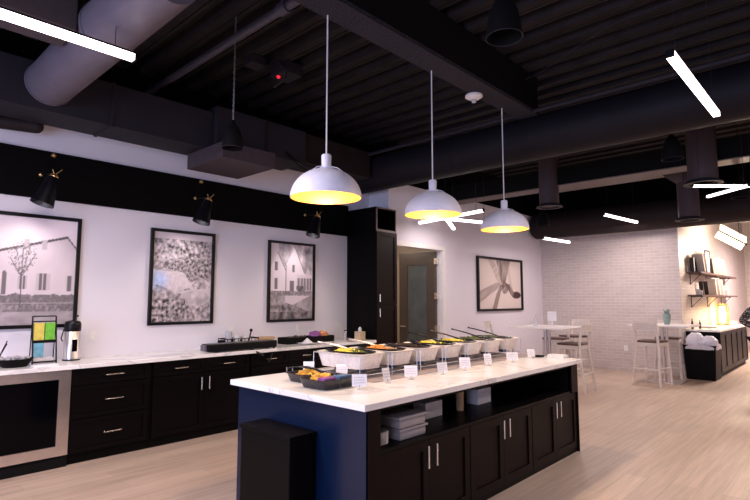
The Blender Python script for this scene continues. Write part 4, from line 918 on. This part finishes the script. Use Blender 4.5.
# ------------------------------------------------------------------ person at right edge
def person(cx, cy, rz):
    d = thing('person', 'person in a black and white patterned top standing at the right edge, elbow out', 'person', (0, 0, 0))
    def skinned(name, verts, edges, m_, par):
        me = bpy.data.meshes.new(name); me.from_pydata([v[0] for v in verts], edges, []); o = bpy.data.objects.new(name, me); C.objects.link(o); o.parent = par
        md = o.modifiers.new('skin', 'SKIN'); md.use_smooth_shade = True
        for i, v in enumerate(verts):
            r = v[1]; me.skin_vertices[0].data[i].radius = (r, r) if not isinstance(r, tuple) else r
        me.skin_vertices[0].data[0].use_root = True
        s = o.modifiers.new('sub', 'SUBSURF'); s.levels = s.render_levels = 2; me.materials.append(M[m_]); ORG[o.name] = Vector((0, 0, 0)); return o
    def addskin(name, verts, edges, m_, par):
        me = bpy.data.meshes.new(name); me.from_pydata([v[0] for v in verts], edges, [])
        o = bpy.data.objects.new(name, me); C.objects.link(o); o.parent = par
        md = o.modifiers.new('skin', 'SKIN'); md.use_smooth_shade = True
        if not me.skin_vertices: 
            bpy.context.view_layer.objects.active = o
        return o
    # body faces -Y ; pelvis root
    V = [((0, 0, .95), (.16, .11)), ((0, 0, 1.10), (.13, .10)), ((0, 0, 1.28), (.16, .11)), ((0, .01, 1.40), (.13, .09)), ((0, .01, 1.48), .055), ((0, -.01, 1.54), .055), ((0, -.02, 1.62), (.078, .095)), ((0, -.01, 1.69), (.065, .08)),
         ((-.18, 0, 1.39), .062), ((-.36, .06, 1.18), .048), ((-.22, -.14, 1.08), .036), ((-.17, -.17, 1.06), .03),
         ((.18, 0, 1.39), .062), ((.25, .03, 1.12), .046), ((.26, -.04, .88), .034), ((.26, -.06, .82), .03),
         ((-.09, 0, .86), .095), ((-.10, -.01, .50), .062), ((-.10, .02, .10), .042), ((-.10, -.12, .035), .036), ((.09, 0, .86), .095), ((.11, -.01, .50), .062), ((.12, .02, .10), .042), ((.12, -.12, .035), .036)]
    E = [(0, 1), (1, 2), (2, 3), (3, 4), (4, 5), (5, 6), (6, 7), (3, 8), (8, 9), (9, 10), (10, 11), (3, 12), (12, 13), (13, 14), (14, 15), (0, 16), (16, 17), (17, 18), (18, 19), (0, 20), (20, 21), (21, 22), (22, 23)]
    def grow(name, V, E, m_, infl=0, lvl=2):
        bm = bmesh.new(); lay = bm.verts.layers.skin.verify(); vv = []
        for i, (p, r) in enumerate(V):
            v = bm.verts.new(p); rr = (r, r) if not isinstance(r, tuple) else r; v[lay].radius = (rr[0]+infl, rr[1]+infl); v[lay].use_root = (i == 0); vv.append(v)
        for a, c in E: bm.edges.new((vv[a], vv[c]))
        me = bpy.data.meshes.new(name); bm.to_mesh(me); bm.free(); me.materials.append(M[m_])
        o = bpy.data.objects.new(name, me); C.objects.link(o); o.parent = d
        md = o.modifiers.new('skin', 'SKIN'); md.use_smooth_shade = True
        s = o.modifiers.new('sub', 'SUBSURF'); s.levels = s.render_levels = lvl
        return o
    grow('body', V, E, 'skin')
    TV = [V[i] for i in (0, 1, 2, 3, 8, 9, 10, 12, 13, 14)]; grow('patterned_top', TV, [(0, 1), (1, 2), (2, 3), (3, 4), (4, 5), (5, 6), (3, 7), (7, 8), (8, 9)], 'cloth', .014)
    LV = [V[i] for i in (0, 16, 17, 18, 20, 21, 22)]; grow('trousers', LV, [(0, 1), (1, 2), (2, 3), (0, 4), (4, 5), (5, 6)], 'trousers', .012)
    for (w, dirn) in ((Vector((-.17, -.17, 1.06)), Vector((.10, -.03, -.05))), (Vector((.26, -.06, .82)), Vector((0, -.02, -.10)))):
        dirn = dirn.normalized(); side = dirn.cross(Vector((0, 1, .3))).normalized(); hv = [(w, .026), (w+dirn*.045, .030)]; he = [(0, 1)]
        for k, (o_, L) in enumerate(((-.024, .065), (-.008, .078), (.009, .073), (.025, .058))):
            b0 = len(hv); hv += [(w+dirn*.075+side*o_, .011), (w+dirn*(.075+L*.5)+side*o_*1.15+Vector((0, -.008, 0)), .009), (w+dirn*(.075+L)+side*o_*1.2+Vector((0, -.018, -.004)), .008)]; he += [(1, b0), (b0, b0+1), (b0+1, b0+2)]
        b0 = len(hv); hv += [(w+dirn*.03+side*-.032, .011), (w+dirn*.06+side*-.055, .009)]; he += [(0, b0), (b0, b0+1)]
        grow('hand', hv, he, 'skin', 0, 1)
    b = B(); bmesh.ops.create_uvsphere(b.bm, u_segments=24, v_segments=16, radius=.105, matrix=Matrix.Translation((0, .015, 1.665)) @ Matrix.Diagonal((.92, 1.1, 1.12, 1)))
    for f in [f for f in b.bm.faces if f.calc_center_median().y < -.045 and f.calc_center_median().z < 1.71]: b.bm.faces.remove(f)
    b.build('hair', 'hair', d, True)
    B().ball((-.032, -.108, 1.635), .012).ball((.032, -.108, 1.635), .012).build('eyes', 'white', d, True)
    B().ball((0, -.118, 1.60), .016, (.8, 1, 1.3)).build('nose', 'skin', d, True)
    B().ball((0, -.108, 1.565), .02, (1.2, .4, .4)).build('mouth', 'red' if 0 else 'purple', d, True)
    for s in (-1, 1): B().ball((s*.082, -.005, 1.615), .025, (.4, .8, 1.2)).build('ear', 'skin', d, True)
    for s in (-.10, .12): B().ball((s, -.07, .045), .05, (1, 2.6, .9)).build('shoe', 'blackm', d, True)
    d.location = (cx, cy, 0); d.rotation_euler.z = rz
person(-1.19, 10.60, math.radians(55))

# ------------------------------------------------------------------ lights
def area(loc, rot, sx, sy, e, col, name='window_light'):
    l = bpy.data.lights.new(name, 'AREA'); l.shape = 'RECTANGLE'; l.size = sx; l.size_y = sy; l.energy = e; l.color = col
    o = bpy.data.objects.new(name, l); o.location = loc; o.rotation_euler = rot; C.objects.link(o); return o
# daylight through the window behind the camera
area((-1.6, -3.9, 1.75), (math.radians(90), 0, 0), 5.9, 2.4, 350, (.54, .64, 1.0))
# added unseen tubes like the hung ones, put in to brighten room and niche
for i, (x, y, e) in enumerate(((-.9, .3, .1), (1.6, 1.2, .03), (1.4, 3.9, .2), (1.6, 8.0, 3.4), (2.4, 9.6, 1), (-3.5, -1.9, 2.7), (1.2, 14.5, 1), (-.8, 16, 11))):
    led((x, y, 3.2), (x+.05, y+1.5, 3.2), 'added light tube outside the view, %s' % ('above the viewer', 'right of the viewer', 'right of the island', 'right of the bar tables', 'right of the niche', 'left of the viewer, over the worktop aisle', 'in the niche beyond the header', 'deep in the niche by the brick side wall')[i])
    a = area((x+.02, y+.75, 3.165), (0, 0, 0), .06, 1.45, e*30, (1, .80, .68) if x > 0 else (1, .80, .78), 'tube_light')
for (x, y, z, sx, sy, e) in ((-3.555, .76, 3.165, .05, 1.2, 85), (-.835, 4.62, 3.165, .05, 1.5, 45), (-3.35, 10.8, 3.1, .05, .8, 45), (-4.46, 10.2, 2.71, .05, 1, 25), (-4.7, 7.2, 2.80, 1.0, .06, 24), (-1.15, 7.85, 2.9, .7, .06, 20)):
    area((x, y, z), (0, 0, 0), sx, sy, e, (1, .83, .80), 'tube_light')
def point(loc, e, col, r=.1, name='lamp_light'):
    l = bpy.data.lights.new(name, 'POINT'); l.energy = e; l.color = col; l.shadow_soft_size = r
    o = bpy.data.objects.new(name, l); o.location = loc; C.objects.link(o)
point((-1.6, 14.1, 2.7), 330, (1, .78, .60), .25, 'chandelier_light')
point((-2.45, 15.12, 1.2), 30, (1, .60, .22), .08, 'lantern_light')
point((-6.9, 7.1, 2.7), 18, (1, .84, .7), .2, 'hall_light')
w = bpy.data.worlds.new('world'); bpy.context.scene.world = w; w.use_nodes = True
w.node_tree.nodes['Background'].inputs[0].default_value = (.5, .65, 1, 1); w.node_tree.nodes['Background'].inputs[1].default_value = .6

# ------------------------------------------------------------------ camera
cd = bpy.data.cameras.new('camera'); cam = bpy.data.objects.new('camera', cd); C.objects.link(cam)
cam.location = (0, 0, 1.535); cam.rotation_euler = (math.radians(95.484), 0, math.radians(43.003)); cd.sensor_width = 36; cd.lens = 24.852
cd.clip_end = 200
sc = bpy.context.scene; sc.camera = cam
sc.view_settings.view_transform = 'Standard'; sc.view_settings.look = 'None'; sc.view_settings.exposure = -0.2; sc.view_settings.gamma = 1; sc.view_settings.use_curve_mapping = False
